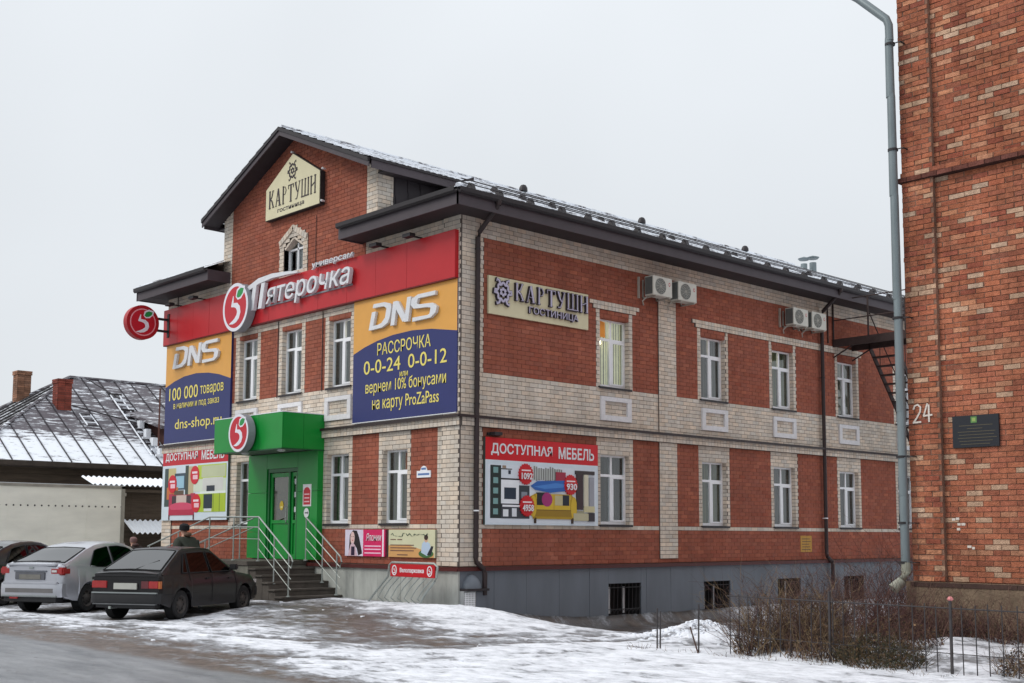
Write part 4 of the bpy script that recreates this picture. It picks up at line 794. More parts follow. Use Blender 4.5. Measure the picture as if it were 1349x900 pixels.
for k in range(24): a = -7.25+random.random()*.65; z = 2.1+random.random()*.9; m.fbox(FR, a, a+random.uniform(.05, .16), .012, .02, z, z+random.uniform(.04, .2), ln(*random.choice([(120, 110, 90), (170, 160, 150), (90, 70, 40), (60, 66, 60), (150, 60, 50)])))
m.build('interior_view', PRINT, D_)
P_ = Print(FR, .06); P_.poly(ell(-6.85, 2.42, .09, .12, 14), (206, 176, 40)); P_.rect(-6.9, -6.8, 2.36, 2.40, (230, 220, 150)); P_.build(D_, 'sticker')
for z in (2.25, 2.62, 2.95): m = MB(); m.fbox(FR, -6.27, -6.16, .057, .06, z, z+.13); m.build('sticker', WPR, D_)
m = MB(); m.tube([(-6.5, -.09, 1.95), (-6.5, -.15, 2.0), (-6.5, -.15, 2.35), (-6.5, -.09, 2.4)], .015, 6); m.build('door_handle', STEEL, D_)
op = thing('opening_hours_board', 'red and white opening hours board on the green cladding right of the door', 'notice board'); P_ = Print(FR, .17)
P_.mb.fbox(FR, -5.72, -5.36, .16, .17, 2.38, 2.92, ln(226, 224, 224)); P_.rect(-5.69, -5.39, 2.42, 2.78, (190, 30, 44)); P_.poly(ell(-5.54, 2.76, .13, .09, 12), (190, 30, 44))
for k in range(3): P_.rect(-5.65, -5.43, 2.48+.09*k, 2.51+.09*k, (232, 190, 194))
P_.build(op, 'board'); P_ = Print(FR, .17); P_.mb.fbox(FR, -5.66, -5.44, .16, .17, 2.10, 2.34, ln(16, 120, 50)); P_.poly(ell(-5.55, 2.22, .11, .12, 18), (224, 226, 226)); P_.rect(-5.62, -5.49, 2.205, 2.235, (70, 70, 76)); P_.poly([(-5.5, 2.18), (-5.5, 2.26), (-5.46, 2.22)], (70, 70, 76)); P_.build(op, 'round_sticker')

# ---- landing, steps, ramp
stp = thing('entrance_steps', 'dark worn concrete steps and landing in front of the green door', 'steps')
STEPM = mat('worn_concrete', ln(84, 78, 72), .92, .3, 2.4, bump=.5)
m = MB(); m.box(-8.3, -5.6, -1.75, -.01, .95, 1.06); m.build('landing_slab', STEPM, stp, bevel=.015)
m = MB(); m.box(-8.3, -5.62, -1.72, -.01, -.1, .95); m.build('landing_base', mat('base_render', ln(120, 118, 108), .9, .3, 2, bump=.3, stretch=(2, 2, .5)), stp)
for k in range(5):
    z = 1.06-.155*(k+1); m = MB(); m.box(-5.6+.29*k-.02, -5.6+.29*(k+1)+.02, -1.72, -.03, z-.05, z); m.box(-5.6+.29*k-.01, -5.6+.29*(k+1), -1.68, -.03, -.1, z-.05); m.build('step', STEPM, stp, bevel=.012)
m = MB(); m.add([(-8.3, -1.7, 1.0), (-8.3, -.4, 1.0), (-12.2, -.4, .2), (-12.2, -1.7, .2), (-8.3, -1.7, -.1), (-8.3, -.4, -.1), (-12.2, -.4, -.1), (-12.2, -1.7, -.1)], [(0, 1, 2, 3), (4, 7, 6, 5), (0, 3, 7, 4), (1, 5, 6, 2), (2, 6, 7, 3), (0, 4, 5, 1)]); m.build('ramp', STEPM, stp)
def rail_thing(label, top, ys_off, posts, drops=(.25, .5, .74)):
    t = thing('handrail', label, 'handrail', 'steel handrails at the shop entrance')
    m = MB(); m.tube(top, .019, 8); m.build('top_rail', STEEL, t, smooth=True)
    for dz in drops:
        P2 = [(x, y, z-dz) for x, y, z in top]; m = MB(); m.tube(P2, .009 if dz != drops[0] else .014, 6); m.build('rail', STEEL, t, smooth=True)
    for (x, y, z0, z1) in posts: m = MB(); m.tube([(x, y, z0), (x, y, z1)], .017, 8); m.lathe((x, y, z0), (0, 0, 1), [(0, .05), (.02, .05), (.03, .024)], 10); m.build('post', STEEL, t, smooth=True)
    return t
YO = -1.55
r1 = rail_thing('steel handrail down the street side of the entrance steps', [(-5.45, YO, 2.10), (-4.02, YO, 1.18)], 0, [(-5.45, YO, 1.06, 2.10), (-4.75, YO, .55, 1.66), (-4.12, YO, .28, 1.25)])
m = MB(); m.tube([(-4.02, YO, 1.18), (-3.96, YO, 1.08), (-4.02, YO, .95)], .019, 8); m.build('rail_end', STEEL, r1, smooth=True)
r2_ = rail_thing('steel handrail down the wall side of the entrance steps', [(-5.42, -.25, 2.10), (-3.95, -.25, 1.18)], 0, [(-5.42, -.25, 1.06, 2.10), (-4.7, -.25, .55, 1.66), (-4.1, -.25, .28, 1.25)])
m = MB(); m.tube([(-3.95, -.25, 1.18), (-3.90, -.25, 1.06), (-3.98, -.25, .94)], .019, 8); m.build('rail_end', STEEL, r2_, smooth=True)
rail_thing('steel handrail along the landing and down the front of the ramp', [(-5.45, YO, 2.10), (-7.78, YO, 2.12), (-11.1, YO, 1.36)], 0, [(-7.78, YO, 1.0, 2.12), (-6.6, YO, 1.06, 2.11), (-9.4, YO, .75, 1.74), (-11.0, YO, .4, 1.38)], (.24, .52))
rail_thing('steel handrail along the wall side of the ramp', [(-7.45, -.5, 2.10), (-11.6, -.5, 1.12)], 0, [(-8.1, -.5, 1.0, 1.95), (-9.9, -.5, .7, 1.52), (-11.5, -.5, .35, 1.14)], (.24,))

# ---- bike rack
bk = thing('bike_rack', 'bent steel bike rack with red name board by the front corner', 'bike rack')
Yb = -.62
m = MB()
A0, A1, B0, B1 = (-1.50, Yb, 1.09), (.0, Yb, 1.09), (-2.36, Yb, .20), (-.56, Yb, .20)
m.tube([B0, (-2.0, Yb, .5), (-1.62, Yb, .80), (-1.58, Yb, 1.04), (-1.48, Yb, 1.10), (-.04, Yb, 1.10), (.07, Yb, 1.03), (.03, Yb, .80), (-.02, Yb, .74), (-.35, Yb, .45), B1], .024, 8); m.build('frame', STEEL, bk, smooth=True)
for k in range(7):
    x = -1.45+.23*k; m = MB(); m.tube([(x, Yb, .80), (x-.28, Yb-.02, .58), (x-.5, Yb-.02, .34), (x-.42, Yb+.1, .22), (x+.1, Yb+.3, .2)], .014, 6); m.build('wheel_bar', STEEL, bk)
m = MB(); m.fbox(FR, -1.52, .0, .62, .64, .80, 1.07); m.build('name_board', REDM, bk, bevel=.006); BR = shift(FR, 0, .64, 0)
text(bk, 'Велопарковка', BR, -1.18, -.36, .87, .99, WPR, d=.001, offset=.02)
for cx in (-1.37, -.17):
    m = MB(); stroke_quads(m, BR, [(cx+.075*math.cos(t), .935+.10*math.sin(t)) for t in [2*math.pi*k/16 for k in range(17)]], .022, 0, .003, lambda a, b: (a, b)); stroke_quads(m, BR, [(cx-.01, .98), (cx-.02, .945), (cx+.03, .93), (cx+.025, .89), (cx-.04, .875)], .022, 0, .003, lambda a, b: (a, b)); m.build('emblem', WPR, bk)

# ================================================================== NEIGHBOUR BRICK BUILDING (RIGHT)
b24 = thing('brick_building', 'tall weathered orange brick building at the right edge with painted house number', 'building')
BX = 10.44; bz = [(BX, 16, 1.05, 11.05, 'O', 0), (BX, 10.94, 1.05, 11.05, 'O', .075), (BX-.05, 16, 7.055, 7.133, 'D', .11), (BX-.02, 16, 7.133, 7.21, 'O', .085)]
m = MB(); m.fbox(FR, BX+.02, 16, -12, -.02, -1.2, 11.3, (.25, .1, .06)); WB = m.build('front_wall', MASON, b24)
brick_wall(WB, FR, bz, 1.05, 11.06, .077, .245, None, 300, lambda u, z: (11.1 < u < 11.8 and 3 < z < 3.43) or u > 12.5, MM=OLDM)
BS = lambda u, d, z: (BX-d, u, z)
brick_wall(WB, BS, [(.0, 11.9, 1.05, 11.05, 'O', 0.012)], 1.05, 11.06, .077, .245, None, 0, MM=OLDM)
m = MB(); m.fbox(FR, BX-.1, 16.1, -12, .10, -1.2, 1.04); m.build('foundation', mat('foundation_render', ln(122, 104, 86), .95, .35, 5, bump=.8, scale2=30), b24)
for k in range(6):
    m = MB(); a = BX-.02+.8*k; m.fbox(FR, a, a+.79, .10, .112, .97+.0, 1.035); m.build('ledge_board', RUST, b24)
NUMW = mat('number_paint', ln(206, 196, 186), .9, .25, 30); N2 = shift(FR, 0, .083, 0); m = MB(); I = lambda a, b: (a, b)
stroke_quads(m, N2, [(10.53, 3.58), (10.55, 3.635), (10.60, 3.65), (10.645, 3.61), (10.635, 3.54), (10.57, 3.44), (10.525, 3.385)], .026, 0, .003, I); stroke_quads(m, N2, [(10.515, 3.385), (10.65, 3.39)], .026, .0, .0033, I)
stroke_quads(m, N2, [(10.755, 3.66), (10.70, 3.50), (10.69, 3.475)], .024, 0, .003, I); stroke_quads(m, N2, [(10.685, 3.475), (10.83, 3.485)], .026, 0, .0033, I); stroke_quads(m, N2, [(10.775, 3.64), (10.775, 3.38)], .026, 0, .0036, I)
tag(m.build('house_number', NUMW), 'white painted number 24 on the brick pilaster', 'number')
pl = thing('memorial_plaque', 'black granite plaque with small green crest and faint lines', 'plaque'); P_ = Print(FR, .04)
P_.mb.fbox(FR, 11.11, 11.80, 0, .04, 2.98, 3.44, (.012, .014, .02)); P_.rect(11.39, 11.48, 3.33, 3.42, (88, 128, 70)); P_.rect(11.41, 11.46, 3.35, 3.40, (140, 160, 90))
for k, (a, b) in enumerate([(.1, .6), (.22, .45), (.08, .64), (.1, .62), (.08, .66), (.1, .6), (.12, .56)]): P_.rect(11.11+a, 11.11+b, 3.29-.045*k, 3.298-.045*k, (92, 84, 66))
P_.build(pl, 'face')
for k, (x, z, w) in enumerate([(11.02, 1.93, .06), (11.06, 1.935, .1), (11.12, 1.86, .12), (11.10, 1.79, .07), (11.24, 1.53, .09)]):
    pass
m = MB()
for (x, z, w) in [(11.04, 1.93, .05), (11.10, 1.94, .05), (11.12, 1.86, .05), (11.18, 1.86, .06), (11.11, 1.79, .05), (11.26, 1.54, .06), (11.33, 1.52, .04)]: m.fbox(FR, x, x+w, 0.0, .006, z, z+.035)
gr = m.build('paint_smudge', NUMW); tag(gr, 'small faded white paint smudges low on the orange brick wall', 'paint marks', kind='stuff')
dp = thing('drainpipe', 'long galvanised drainpipe with bent top beside the orange brick building', 'drainpipe')
PX = 10.36; seg = [(9.3, 10.62), (9.86, 10.14), (10.33, 9.66), (10.37, 9.55)]
m = MB(); m.tube([(x, -.2, z) for x, z in seg]+[(10.375, -.2, 9.3)], .063, 14); m.build('pipe_offset', GALV, dp, smooth=True)
zz = [9.35, 8.45, 6.9, 5.3, 3.6, 2.35, 1.30]
for a, b in zip(zz, zz[1:]):
    m = MB(); o_ = random.uniform(-.006, .006); m.lathe((10.37+.03*(1-(a-1.3)/8)+o_, -.2, b-.05), (-.0, 0, 1), [(0, .066), (.02, .067), (a-b, .063), (a-b+.06, .058)], 14); m.build('pipe_section', GALV, dp, smooth=True)
m = MB(); m.tube([(10.40, -.2, 1.32), (10.40, -.2, 1.18), (10.36, -.25, 1.05), (10.27, -.36, .93)], [.07, .07, .072, .085], 14); m.build('pipe_shoe', mat('old_galv', ln(150, 150, 136), .6, .3, 5), dp, smooth=True)
for z in (9.22, 7.55, 4.95, 2.86, 1.88, 1.30): m = MB(); m.lathe((10.38, -.2, z), (0, 0, 1), [(0, .07), (0, .078), (.035, .078), (.035, .07)], 14); m.box(10.38, 10.56, -.205, -.195, z+.01, z+.025); m.box(10.54, 10.56, -.2, -.07, z+.01, z+.025); m.build('pipe_clamp', BLACKM, dp)

# ================================================================== FIRE ESCAPE
fe = thing('fire_escape', 'dark rusty fire escape platform and flight on the far end of the side wall', 'fire escape')
DKR = mat('fire_escape_paint', (.045, .028, .026), .8, .3, 5)
m = MB(); m.box(.02, 2.6, 14.55, 14.62, 7.30, 7.53); m.box(.02, 2.6, 15.6, 15.67, 7.30, 7.53); m.box(2.55, 2.62, 14.62, 15.6, 7.30, 7.53); m.build('platform_beam', DKR, fe)
for k in range(30): m = MB(); x = .06+.085*k; m.box(x, x+.06, 14.62, 15.6, 7.48, 7.51); m.build('deck_bar', DKR, fe)
RP = [(.04, 14.58), (1.2, 14.58), (2.58, 14.58)]
for x, y in RP+[(2.58, 15.63), (1.8, 15.63)]: m = MB(); m.box(x-.02, x+.02, y-.02, y+.02, 7.5, 8.75 if x < .5 else 8.72); m.build('post', DKR, fe)
for z in (8.70, 8.1): m = MB(); m.tube([(.04, 14.58, z), (2.58, 14.58, z), (2.58, 15.63, z)], .018, 6); m.build('handrail', DKR, fe)
for x in (.62, 1.45):
    m = MB(); a, b = (15.6, 7.50), (20.6, 1.5); m.add([(x-.02, a[0], a[1]), (x+.02, a[0], a[1]), (x+.02, b[0], b[1]), (x-.02, b[0], b[1]), (x-.02, a[0], a[1]-.24), (x+.02, a[0], a[1]-.24), (x+.02, b[0], b[1]-.24), (x-.02, b[0], b[1]-.24)], [(0, 1, 2, 3), (4, 5, 6, 7), (0, 1, 5, 4), (1, 2, 6, 5), (2, 3, 7, 6), (3, 0, 4, 7)]); m.build('stringer', DKR, fe)
    m = MB(); m.tube([(x, 15.65, 8.4), (x, 20.6, 2.45)], .018, 6); m.build('handrail', DKR, fe)
    for k in range(4): m = MB(); y = 16.2+1.2*k; z = 7.46-(y-15.6)*1.2; m.tube([(x, y, z), (x, y, z+.95)], .014, 5); m.build('post', DKR, fe)
for k in range(22): m = MB(); y = 15.75+.21*k; z = 7.22-(y-15.6)*1.2; m.box(.64, 1.43, y, y+.22, z, z+.035); m.build('tread', DKR, fe)
for y in (14.6, 15.62): m = MB(); m.tube([(.02, y, 7.0), (.7, y, 7.32)], .022, 6); m.build('brace', DKR, fe)
m = MB(); m.tube([(.03, 14.3, 8.55), (.03, 14.3, 7.4)], .02, 6); m.build('post', DKR, fe)

# ================================================================== OLD HOUSE (LEFT, BEHIND)
oh = thing('old_house', 'low old timber house with partly snow covered seamed sheet roof at the left', 'house')
EX, EZ, RX, RZ_, Y0h, Y1h = -24, 4.43, -30, 8.22, -2.0, 26
ROOF2 = snowy('snowy_sheet_roof', ln(84, 78, 84), .44, (.5, .9, 7.5), 1.6, .045, (5.05, 5.6, .17, 0)); SEAM = mat('seam_metal', ln(52, 48, 54), .6, .1, 4)
WOOD = mat('weathered_wood', ln(74, 64, 54), .9, .35, 2, bump=.5, stretch=(1, .6, 6))
hy = 4.0
def rp(x, z0=0): return EZ+(EX-x)*(RZ_-EZ)/(EX-RX)+z0
# east slope as standing seam sheets, each sheet a part
n = 0; y = Y0h
while y < Y1h-.5:
    a, b = y, y+.72
    def top(yv): return RX if yv >= hy else EX-(yv-Y0h)*(EX-RX)/(hy-Y0h)
    ta, tb = top(a+.001), top(b); m = MB(); j = random.uniform(0, .012)
    m.add([(EX+.25, a, rp(EX+.25)+j), (EX+.25, b, rp(EX+.25)+j), (tb, b, rp(tb)+j), (ta, a, rp(ta)+j)], [(0, 1, 2, 3)])
    m.build('roof_sheet', ROOF2, oh); m = MB()
    m.add([(EX+.25, b-.015, rp(EX+.25)), (EX+.25, b+.015, rp(EX+.25)), (EX+.25, b+.015, rp(EX+.25)+.06), (EX+.25, b-.015, rp(EX+.25)+.06), (tb, b-.015, rp(tb)), (tb, b+.015, rp(tb)), (tb, b+.015, rp(tb)+.06), (tb, b-.015, rp(tb)+.06)],
          [(0, 1, 2, 3), (4, 5, 6, 7), (3, 2, 6, 7), (0, 3, 7, 4), (1, 2, 6, 5)])
    m.build('roof_seam', SEAM, oh); y = b
# hipped end and far slope
W2 = -36
ROOF3 = snowy('dark_hip_roof', ln(56, 54, 56), .46, (.8, 2.5, 5), 2.4, .05)
m = MB(); m.add([(EX+.25, Y0h-.25, EZ-.15), (W2, Y0h-.25, EZ-.15), (RX, hy, RZ_)], [(0, 1, 2)]); m.build('hip_slope', ROOF3, oh)
m = MB(); m.add([(W2-.25, Y0h, EZ-.15), (RX, hy, RZ_), (RX, Y1h, RZ_), (W2-.25, Y1h, EZ-.15)], [(0, 1, 2, 3)]); m.build('far_slope', ROOF3, oh)
for k in range(14):
    f = (k+.5)/14; xb = EX+(W2-EX)*f; tt = 1-abs(f-.5)*2; m = MB(); z1 = EZ-.15+(RZ_-EZ)*tt; yt = Y0h-.25+(hy-Y0h)*tt
    m.tube([(xb, Y0h-.27, EZ-.12), (xb, yt, z1+.03)], .03, 4); m.build('roof_seam', TRIM, oh)
m = MB(); m.tube([(EX+.25, Y0h-.2, EZ-.1), (RX, hy, RZ_+.03), (RX, Y1h, RZ_+.03)], .07, 6); m.tube([(W2, Y0h-.2, EZ-.1), (RX, hy, RZ_+.03)], .07, 6); m.build('ridge_cap', ROOF2, oh)
m = MB(); m.box(EX-.3, EX+.24, Y0h-.2, Y1h, EZ-.35, EZ-.19); m.box(EX+.22, EX+.27, Y0h-.25, Y1h, EZ-.32, EZ-.14); m.build('eave_board', mat('eave_wood', ln(64, 56, 50), .9, .3, 3), oh)
for k in range(18):
    m = MB(); z = EZ-.35-.24*(k+1); m.box(EX-.5, EX-.30+random.uniform(-.01, .01), Y0h+.2, Y1h, z+.008, z+.24); m.build('wall_log', WOOD, oh)
m = MB(); m.box(W2+.4, EX-.5, Y0h+.2, Y1h, -.3, EZ-.3); m.build('wall', WOOD, oh)
CHB = mat('chimney_bricks', attr=True, rough=.9, var=.35, scale=3, bump=.3)
def chimney(x, y, w, z0, z1, c):
    base = MB(); base.box(x-w/2+.01, x+w/2-.01, y-w/2+.01, y+w/2-.01, z0, z1-.02, (.1, .06, .05)); o = base.build('chimney', CHB, oh); k = 0; z = z0; m = MB()
    while z < z1-.04:
        gx = .03 if z > z1-.2 else 0
        for i in range(2):
            for fr_, u0_ in ((lambda u, d, q: (x+w/2+gx+d, u, q), y), (lambda u, d, q: (u, y-w/2-gx-d, q), x)):
                a = u0_-w/2-gx+i*(w/2+gx)+(.0 if k % 2 else -.06*0); b = a+w/2+gx-.012
                bb = MB(); bb.fbox(fr_, a, b, -.05, 0, z, z+.078, vary(c, .3)); bb.build('brick', CHB, o)
        z += .09; k += 1
chimney(-27.6, 2.72, .56, 6.1, 7.78, (.20, .045, .03)); chimney(-31.4, 2.55, .56, 6.6, 8.5, (.26, .13, .08))
# roof ladder, hatch grid and dormer
m = MB(); m2 = MB()
def rpt(x, y, dz=.1): return (x, y, rp(x)+dz)
La, Lb = rpt(-28.7, 5.2), rpt(-24.3, 5.0)
for o_ in (0, .4): m.tube([(La[0], La[1]+o_, La[2]), (Lb[0], Lb[1]+o_, Lb[2])], .03, 5)
m.build('roof_ladder', SNOW, oh)
for k in range(12): q = k/11; m = MB(); x = La[0]+(Lb[0]-La[0])*q; m.box(x-.05, x+.05, La[1]-.05, La[1]+.5, rp(x)+.08, rp(x)+.16); m.build('ladder_rung', SNOW if k % 3 else TRIM, oh)
for o_ in (0, .45): m = MB(); m.tube([rpt(-27.0, 3.2+o_), rpt(-26.2, 3.2+o_)], .03, 4); m.build('grid_rail', SNOW, oh)
for k in range(5): m = MB(); x = -27.0+.2*k; m.tube([rpt(x, 3.2), rpt(x, 3.65)], .025, 4); m.build('grid_bar', SNOW if k % 2 else TRIM, oh)
m = MB(); m.tube([rpt(-27.3, 3.0, .25), rpt(-26.2, 5.6, .25)], .025, 4); m.tube([rpt(-29.6, 4.6, .2), rpt(-28.2, 5.4, .2)], .025, 4); m.build('guard_rail', TRIM, oh)
for k in range(4): m = MB(); x = -26.2+.6*k; m.box(x-.12, x+.12, 5.3, 5.5, rp(x)+.1, rp(x)+.42); m.build('snow_cap', SNOW, oh)
m = MB(); m.box(-26.6, -24.9, 5.9, 9, 4.9, 6.15, (.09, .04, .035)); m.build('dormer_wall', CHB, oh)
m = MB(); m.add([(-27.6, 5.3, 6.75), (-24.6, 5.5, 5.95), (-24.6, 9.2, 5.95), (-27.6, 9.2, 6.75), (-27.6, 5.3, 6.62), (-24.6, 5.5, 5.82), (-24.6, 9.2, 5.82), (-27.6, 9.2, 6.62)], [(0, 1, 2, 3), (4, 7, 6, 5), (0, 1, 5, 4), (1, 2, 6, 5)]); m.build('dormer_roof', ROOF2, oh)
m = MB(); m.tube([(-24.5, 5.35, 4.9), (-24.5, 5.35, 7.4)], .035, 6); m.build('mast', mat('rusty_mast', ln(92, 58, 50), .8), oh)
# lean-to shed in front of it
sh = thing('shed', 'dark plank shed with two snowy corrugated roofs behind the parked cars', 'shed')
def corr(parent, x0, z0, x1, z1, ya, yb, nm='corrugated_roof'):
    m = MB(); n = int((yb-ya)/.035); V = []
    for j in range(n+1):
        y = ya+(yb-ya)*j/n; w = .035*math.sin(2*math.pi*y/.19)
        V += [(x0, y, z0+w), (x1, y, z1+w), (x0, y, z0+w-.012), (x1, y, z1+w-.012)]
    Fs = []
    for j in range(n): a = 4*j; Fs += [(a, a+1, a+5, a+4), (a+2, a+6, a+7, a+3), (a+1, a+3, a+7, a+5)]
    m.add(V, Fs); return m.build(nm, snowy('snowy_corrugated', ln(120, 124, 124), .72, (1, 1, 1), 2.5, .06) if 'snowy_corrugated' not in bpy.data.materials else bpy.data.materials['snowy_corrugated'], parent)
corr(sh, -20.9, 3.66, -19.9, 3.36, .75, 6.5); corr(sh, -20.0, 2.16, -19.2, 1.72, 1.9, 6.5)
for k in range(26):
    y = .75+.215*k; m = MB(); m.box(-20.25, -20.2+random.uniform(-.01, .01), y, y+.222, -.2, 3.3); m.build('plank', WOOD, sh)
m = MB(); m.box(-21.5, -20.26, .75, 6.4, -.2, 3.3); m.build('shed_body', mat('shed_dark', ln(48, 42, 38), .9, .3, 3), sh)
m = MB(); m.box(-20.3, -19.95, .8, 6.4, 3.12, 3.22); m.build('eave_beam', WOOD, sh)
for y in (1.95, 3.6): m = MB(); m.box(-19.35, -19.27, y, y+.08, -.1, 1.72); m.build('post', WOOD, sh)

# ================================================================== TRUCK
tk = thing('box_truck', 'dirty white box truck parked behind the cars at the left edge', 'truck')
TB = mat('truck_panel', ln(232, 230, 218), .6, .12, 1.2, stretch=(.5, .5, 1.5)); TX, TY1, TY0 = -17.6, .78, -6.6
m = MB(); m.box(TX-2.4, TX, TY0, TY1, .95, 3.19); m.build('box_body', TB, tk, bevel=.02)
m = MB(); m.box(TX-.02, TX+.02, TY1-.10, TY1+.02, .93, 3.21); m.box(TX-.03, TX+.02, TY0, TY1+.02, 3.13, 3.22); m.box(TX-.02, TX+.02, TY0, TY1+.02, .90, 1.02); m.build('frame_trim', mat('truck_trim', ln(150, 146, 136), .5, .2, 3), tk)
m = MB()
for k in range(34): m.lathe((TX+.0, TY0+.2+.215*k, 2.55), (1, 0, 0), [(0, .03), (.008, .026), (.012, .001)], 6)
o = m.build('rivet', BLACKM, tk); tag(o, kind='stuff')
for k in range(1, 6): m = MB(); y = TY0+1.23*k; m.box(TX, TX+.006, y-.012, y+.012, 1.02, 3.13); m.build('panel_seam', TB, tk)
m = MB(); m.box(TX-2.0, TX-.4, TY0, TY1-.1, .62, .92); m.build('chassis', BLACKM, tk)
def wheel(parent, c, axis, r, w, steel=True, name='wheel'):
    t = MB(); t.lathe(Vector(c)-Vector(axis)*w/2, axis, [(0, r*.62), (0, r*.9), (w*.12, r*.985), (w*.3, r), (w*.7, r), (w*.88, r*.985), (w, r*.9), (w, r*.62), (w*.85, r*.6)], 28)
    wo = t.build(name, RUBBER, parent, smooth=True); q = MB()
    q.lathe(Vector(c)+Vector(axis)*w*.5, axis, [(-w*.12, r*.64), (.0, r*.62), (-w*.06, r*.56), (-w*.22, r*.5), (-w*.18, r*.34), (-.01, r*.26), (.01, r*.16), (.012, .001)], 24); q.build('rim', mat('steel_rim', ln(70, 66, 64), .6, .3, 12, metal=.3), wo, smooth=True)
    q = MB(); ax = Vector(axis); a = ax.cross(Vector((0, 0, 1))).normalized(); b = Vector((0, 0, 1))
    for k in range(8):
        an = 2*math.pi*k/8; p = Vector(c)+ax*(w*.5-w*.17)+(a*math.cos(an)+b*math.sin(an))*r*.42; q.lathe(p, axis, [(0, r*.065), (.006, r*.065), (.006, .001)], 8)
    q.build('rim_hole', DARK, wo); return wo
m = MB(); m.box(TX-2.38, TX-.02, TY1, TY1+.03, .98, 3.15); m.build('rear_door', TB, tk)
for z in (1.3, 2.9): m = MB(); m.box(TX-.12, TX+.03, TY1-.02, TY1+.06, z, z+.1); m.build('hinge', mat('truck_trim'), tk)
m = MB(); m.box(TX-2.4, TX, TY0, TY1, 3.19, 3.235); m.build('snow_layer', SNOW, tk, bevel=.015)
for y in (-1.2, -5.6): wheel(tk, (TX-.2, y, .5), (1, 0, 0), .48, .26)

# ================================================================== CARS
def lerp(P, x):
    if x <= P[0][0]: return P[0][1]
    for (a, b), (c, d) in zip(P, P[1:]):
        if x <= c: return b+(d-b)*(x-a)/(c-a)
    return P[-1][1]
def car(name, label, loc, head, S, paint, gl, plate=True):
    root = thing(name, label, 'car', 'parked cars')
    L0, L1 = S['x0'], S['x1']; wx = S['wheels']; r = S['r']; m = MB()
    st = {L0, L1}; x = L0
    while x < L1: st.add(round(x, 3)); x += .16
    for w in wx:
        for q in (-1.12, -1.1, -1.0, -.85, -.62, -.35, 0, .35, .62, .85, 1.0, 1.1, 1.12): st.add(round(w+q*(r+.05), 3))
    for e in (.03, .08, .15): st |= {L0+e, L1-e}
    st = sorted(s_ for s_ in st if L0 <= s_ <= L1); rings = []
    for x in st:
        w = lerp(S['w'], x); zb = lerp(S['zb'], x); zt = lerp(S['belt'], x); arch = 0
        for c in wx:
            q = abs(x-c)/(r+.055)
            if q < 1: arch = max(arch, r+(r+.055)*math.sqrt(1-q*q)*.96)
        zl = max(zb, arch); z1 = max(.40, zl+.01); z2 = max(.60, zl+.02); z3 = max(zt-.07, z2+.01)
        bul = 0.0 if not arch else .015
        half = [(0, zb+.02), (w-.16, zb+.02), (w-.16, max(zl, zb+.03)), (w-.02+bul, zl), (w+bul, z1), (w+.005+bul, z2), (w-.025, z3), (w-.07, zt), (w*.5, zt+.025), (0, zt+.035)]
        rings.append([(x, -y, z) for y, z in half]+[(x, y, z) for y, z in half[::-1][1:-1]])
    n = len(rings[0]); V = [p for rg in rings for p in rg]
    m.add(V, [(i*n+k, i*n+(k+1) % n, (i+1)*n+(k+1) % n, (i+1)*n+k) for i in range(len(rings)-1) for k in range(n)]+[tuple(range(n)), tuple(range(len(V)-1, len(V)-n-1, -1))])
    m.build('body', paint, root, smooth=True)
    # cabin
    T = S['top']; wb, wt, H = S['wb'], S['wt'], max(z for _, z in T); bz_ = S['bz']
    def wz(z): return wb-(wb-wt)*max(0, (z-bz_))/(H-bz_)
    xs_ = []; x = T[0][0]
    while x < T[-1][0]: xs_.append(x); x += .05
    xs_ = sorted(set(xs_+[p[0] for p in T])); rings = []
    for x in xs_:
        z = max(lerp(T, x), bz_+.01); e = max(z-.05, bz_+.005)
        half = [(wz(bz_), bz_-.05), (wz(e), e), (wz(z)-.035, z), (wz(z)*.5, z+.018), (0, z+.024)]
        rings.append([(x, -y, q) for y, q in half]+[(x, y, q) for y, q in half[::-1][1:]])
    n = len(rings[0]); m = MB(); m.add([p for rg in rings for p in rg], [(i*n+k, i*n+k+1, (i+1)*n+k+1, (i+1)*n+k) for i in range(len(rings)-1) for k in range(n-1)])
    m.build('cabin', paint, root, smooth=True)
    dk = mat('car_interior_black', (.012, .012, .014), .25, .05, 3, spec=.6)
    for s in (-1, 1):
        for (a, b) in S['side']:
            P2 = []; N = 14
            for i in range(N+1):
                x = a[0]+(b[0]-a[0])*i/N; P2.append((x, bz_+.02))
            for i in range(N, -1, -1):
                x = a[1]+(b[1]-a[1])*i/N; P2.append((x, max(lerp(T, x)-.085, bz_+.02)))
            m = MB(); m.add([(x, s*(wz(z)+.010), z) for x, z in P2], [tuple(range(len(P2)))] if s < 0 else [tuple(range(len(P2)-1, -1, -1))]); m.build('side_window', CARGLD, root)
            m = MB(); m.tube([(x, s*(wz(z)+.008), z) for x, z in P2+P2[:1]], .011, 5); m.build('window_seal', RUBBER, root)
    for nm, (a, b), off in (('rear_window', S['rear'], 1), ('windscreen', S['front'], 1)):
        m = MB(); N = 8; V = []
        for i in range(N+1):
            x = a+(b-a)*i/N; z = lerp(T, x); w = wz(z)-.09
            for y in (-w, -w*.5, 0, w*.5, w): V.append((x-(.006 if nm[0] == 'r' else -.006), y, z+.034-.022*abs(y/w)**1.5))
        m.add(V, [(i*5+k, i*5+k+1, (i+1)*5+k+1, (i+1)*5+k) for i in range(N) for k in range(4)]); wo = m.build(nm, gl, root, smooth=True)
        w0 = wz(lerp(T, a))-.09; w1 = wz(lerp(T, b))-.09; za, zb_ = lerp(T, a), lerp(T, b)
        m = MB(); m.tube([(a, -w0, za+.015), (a, 0, za+.035), (a, w0, za+.015), (b, w1, zb_+.015), (b, 0, zb_+.035), (b, -w1, zb_+.015), (a, -w0, za+.015)], .012, 5); m.build('window_seal', RUBBER, wo)
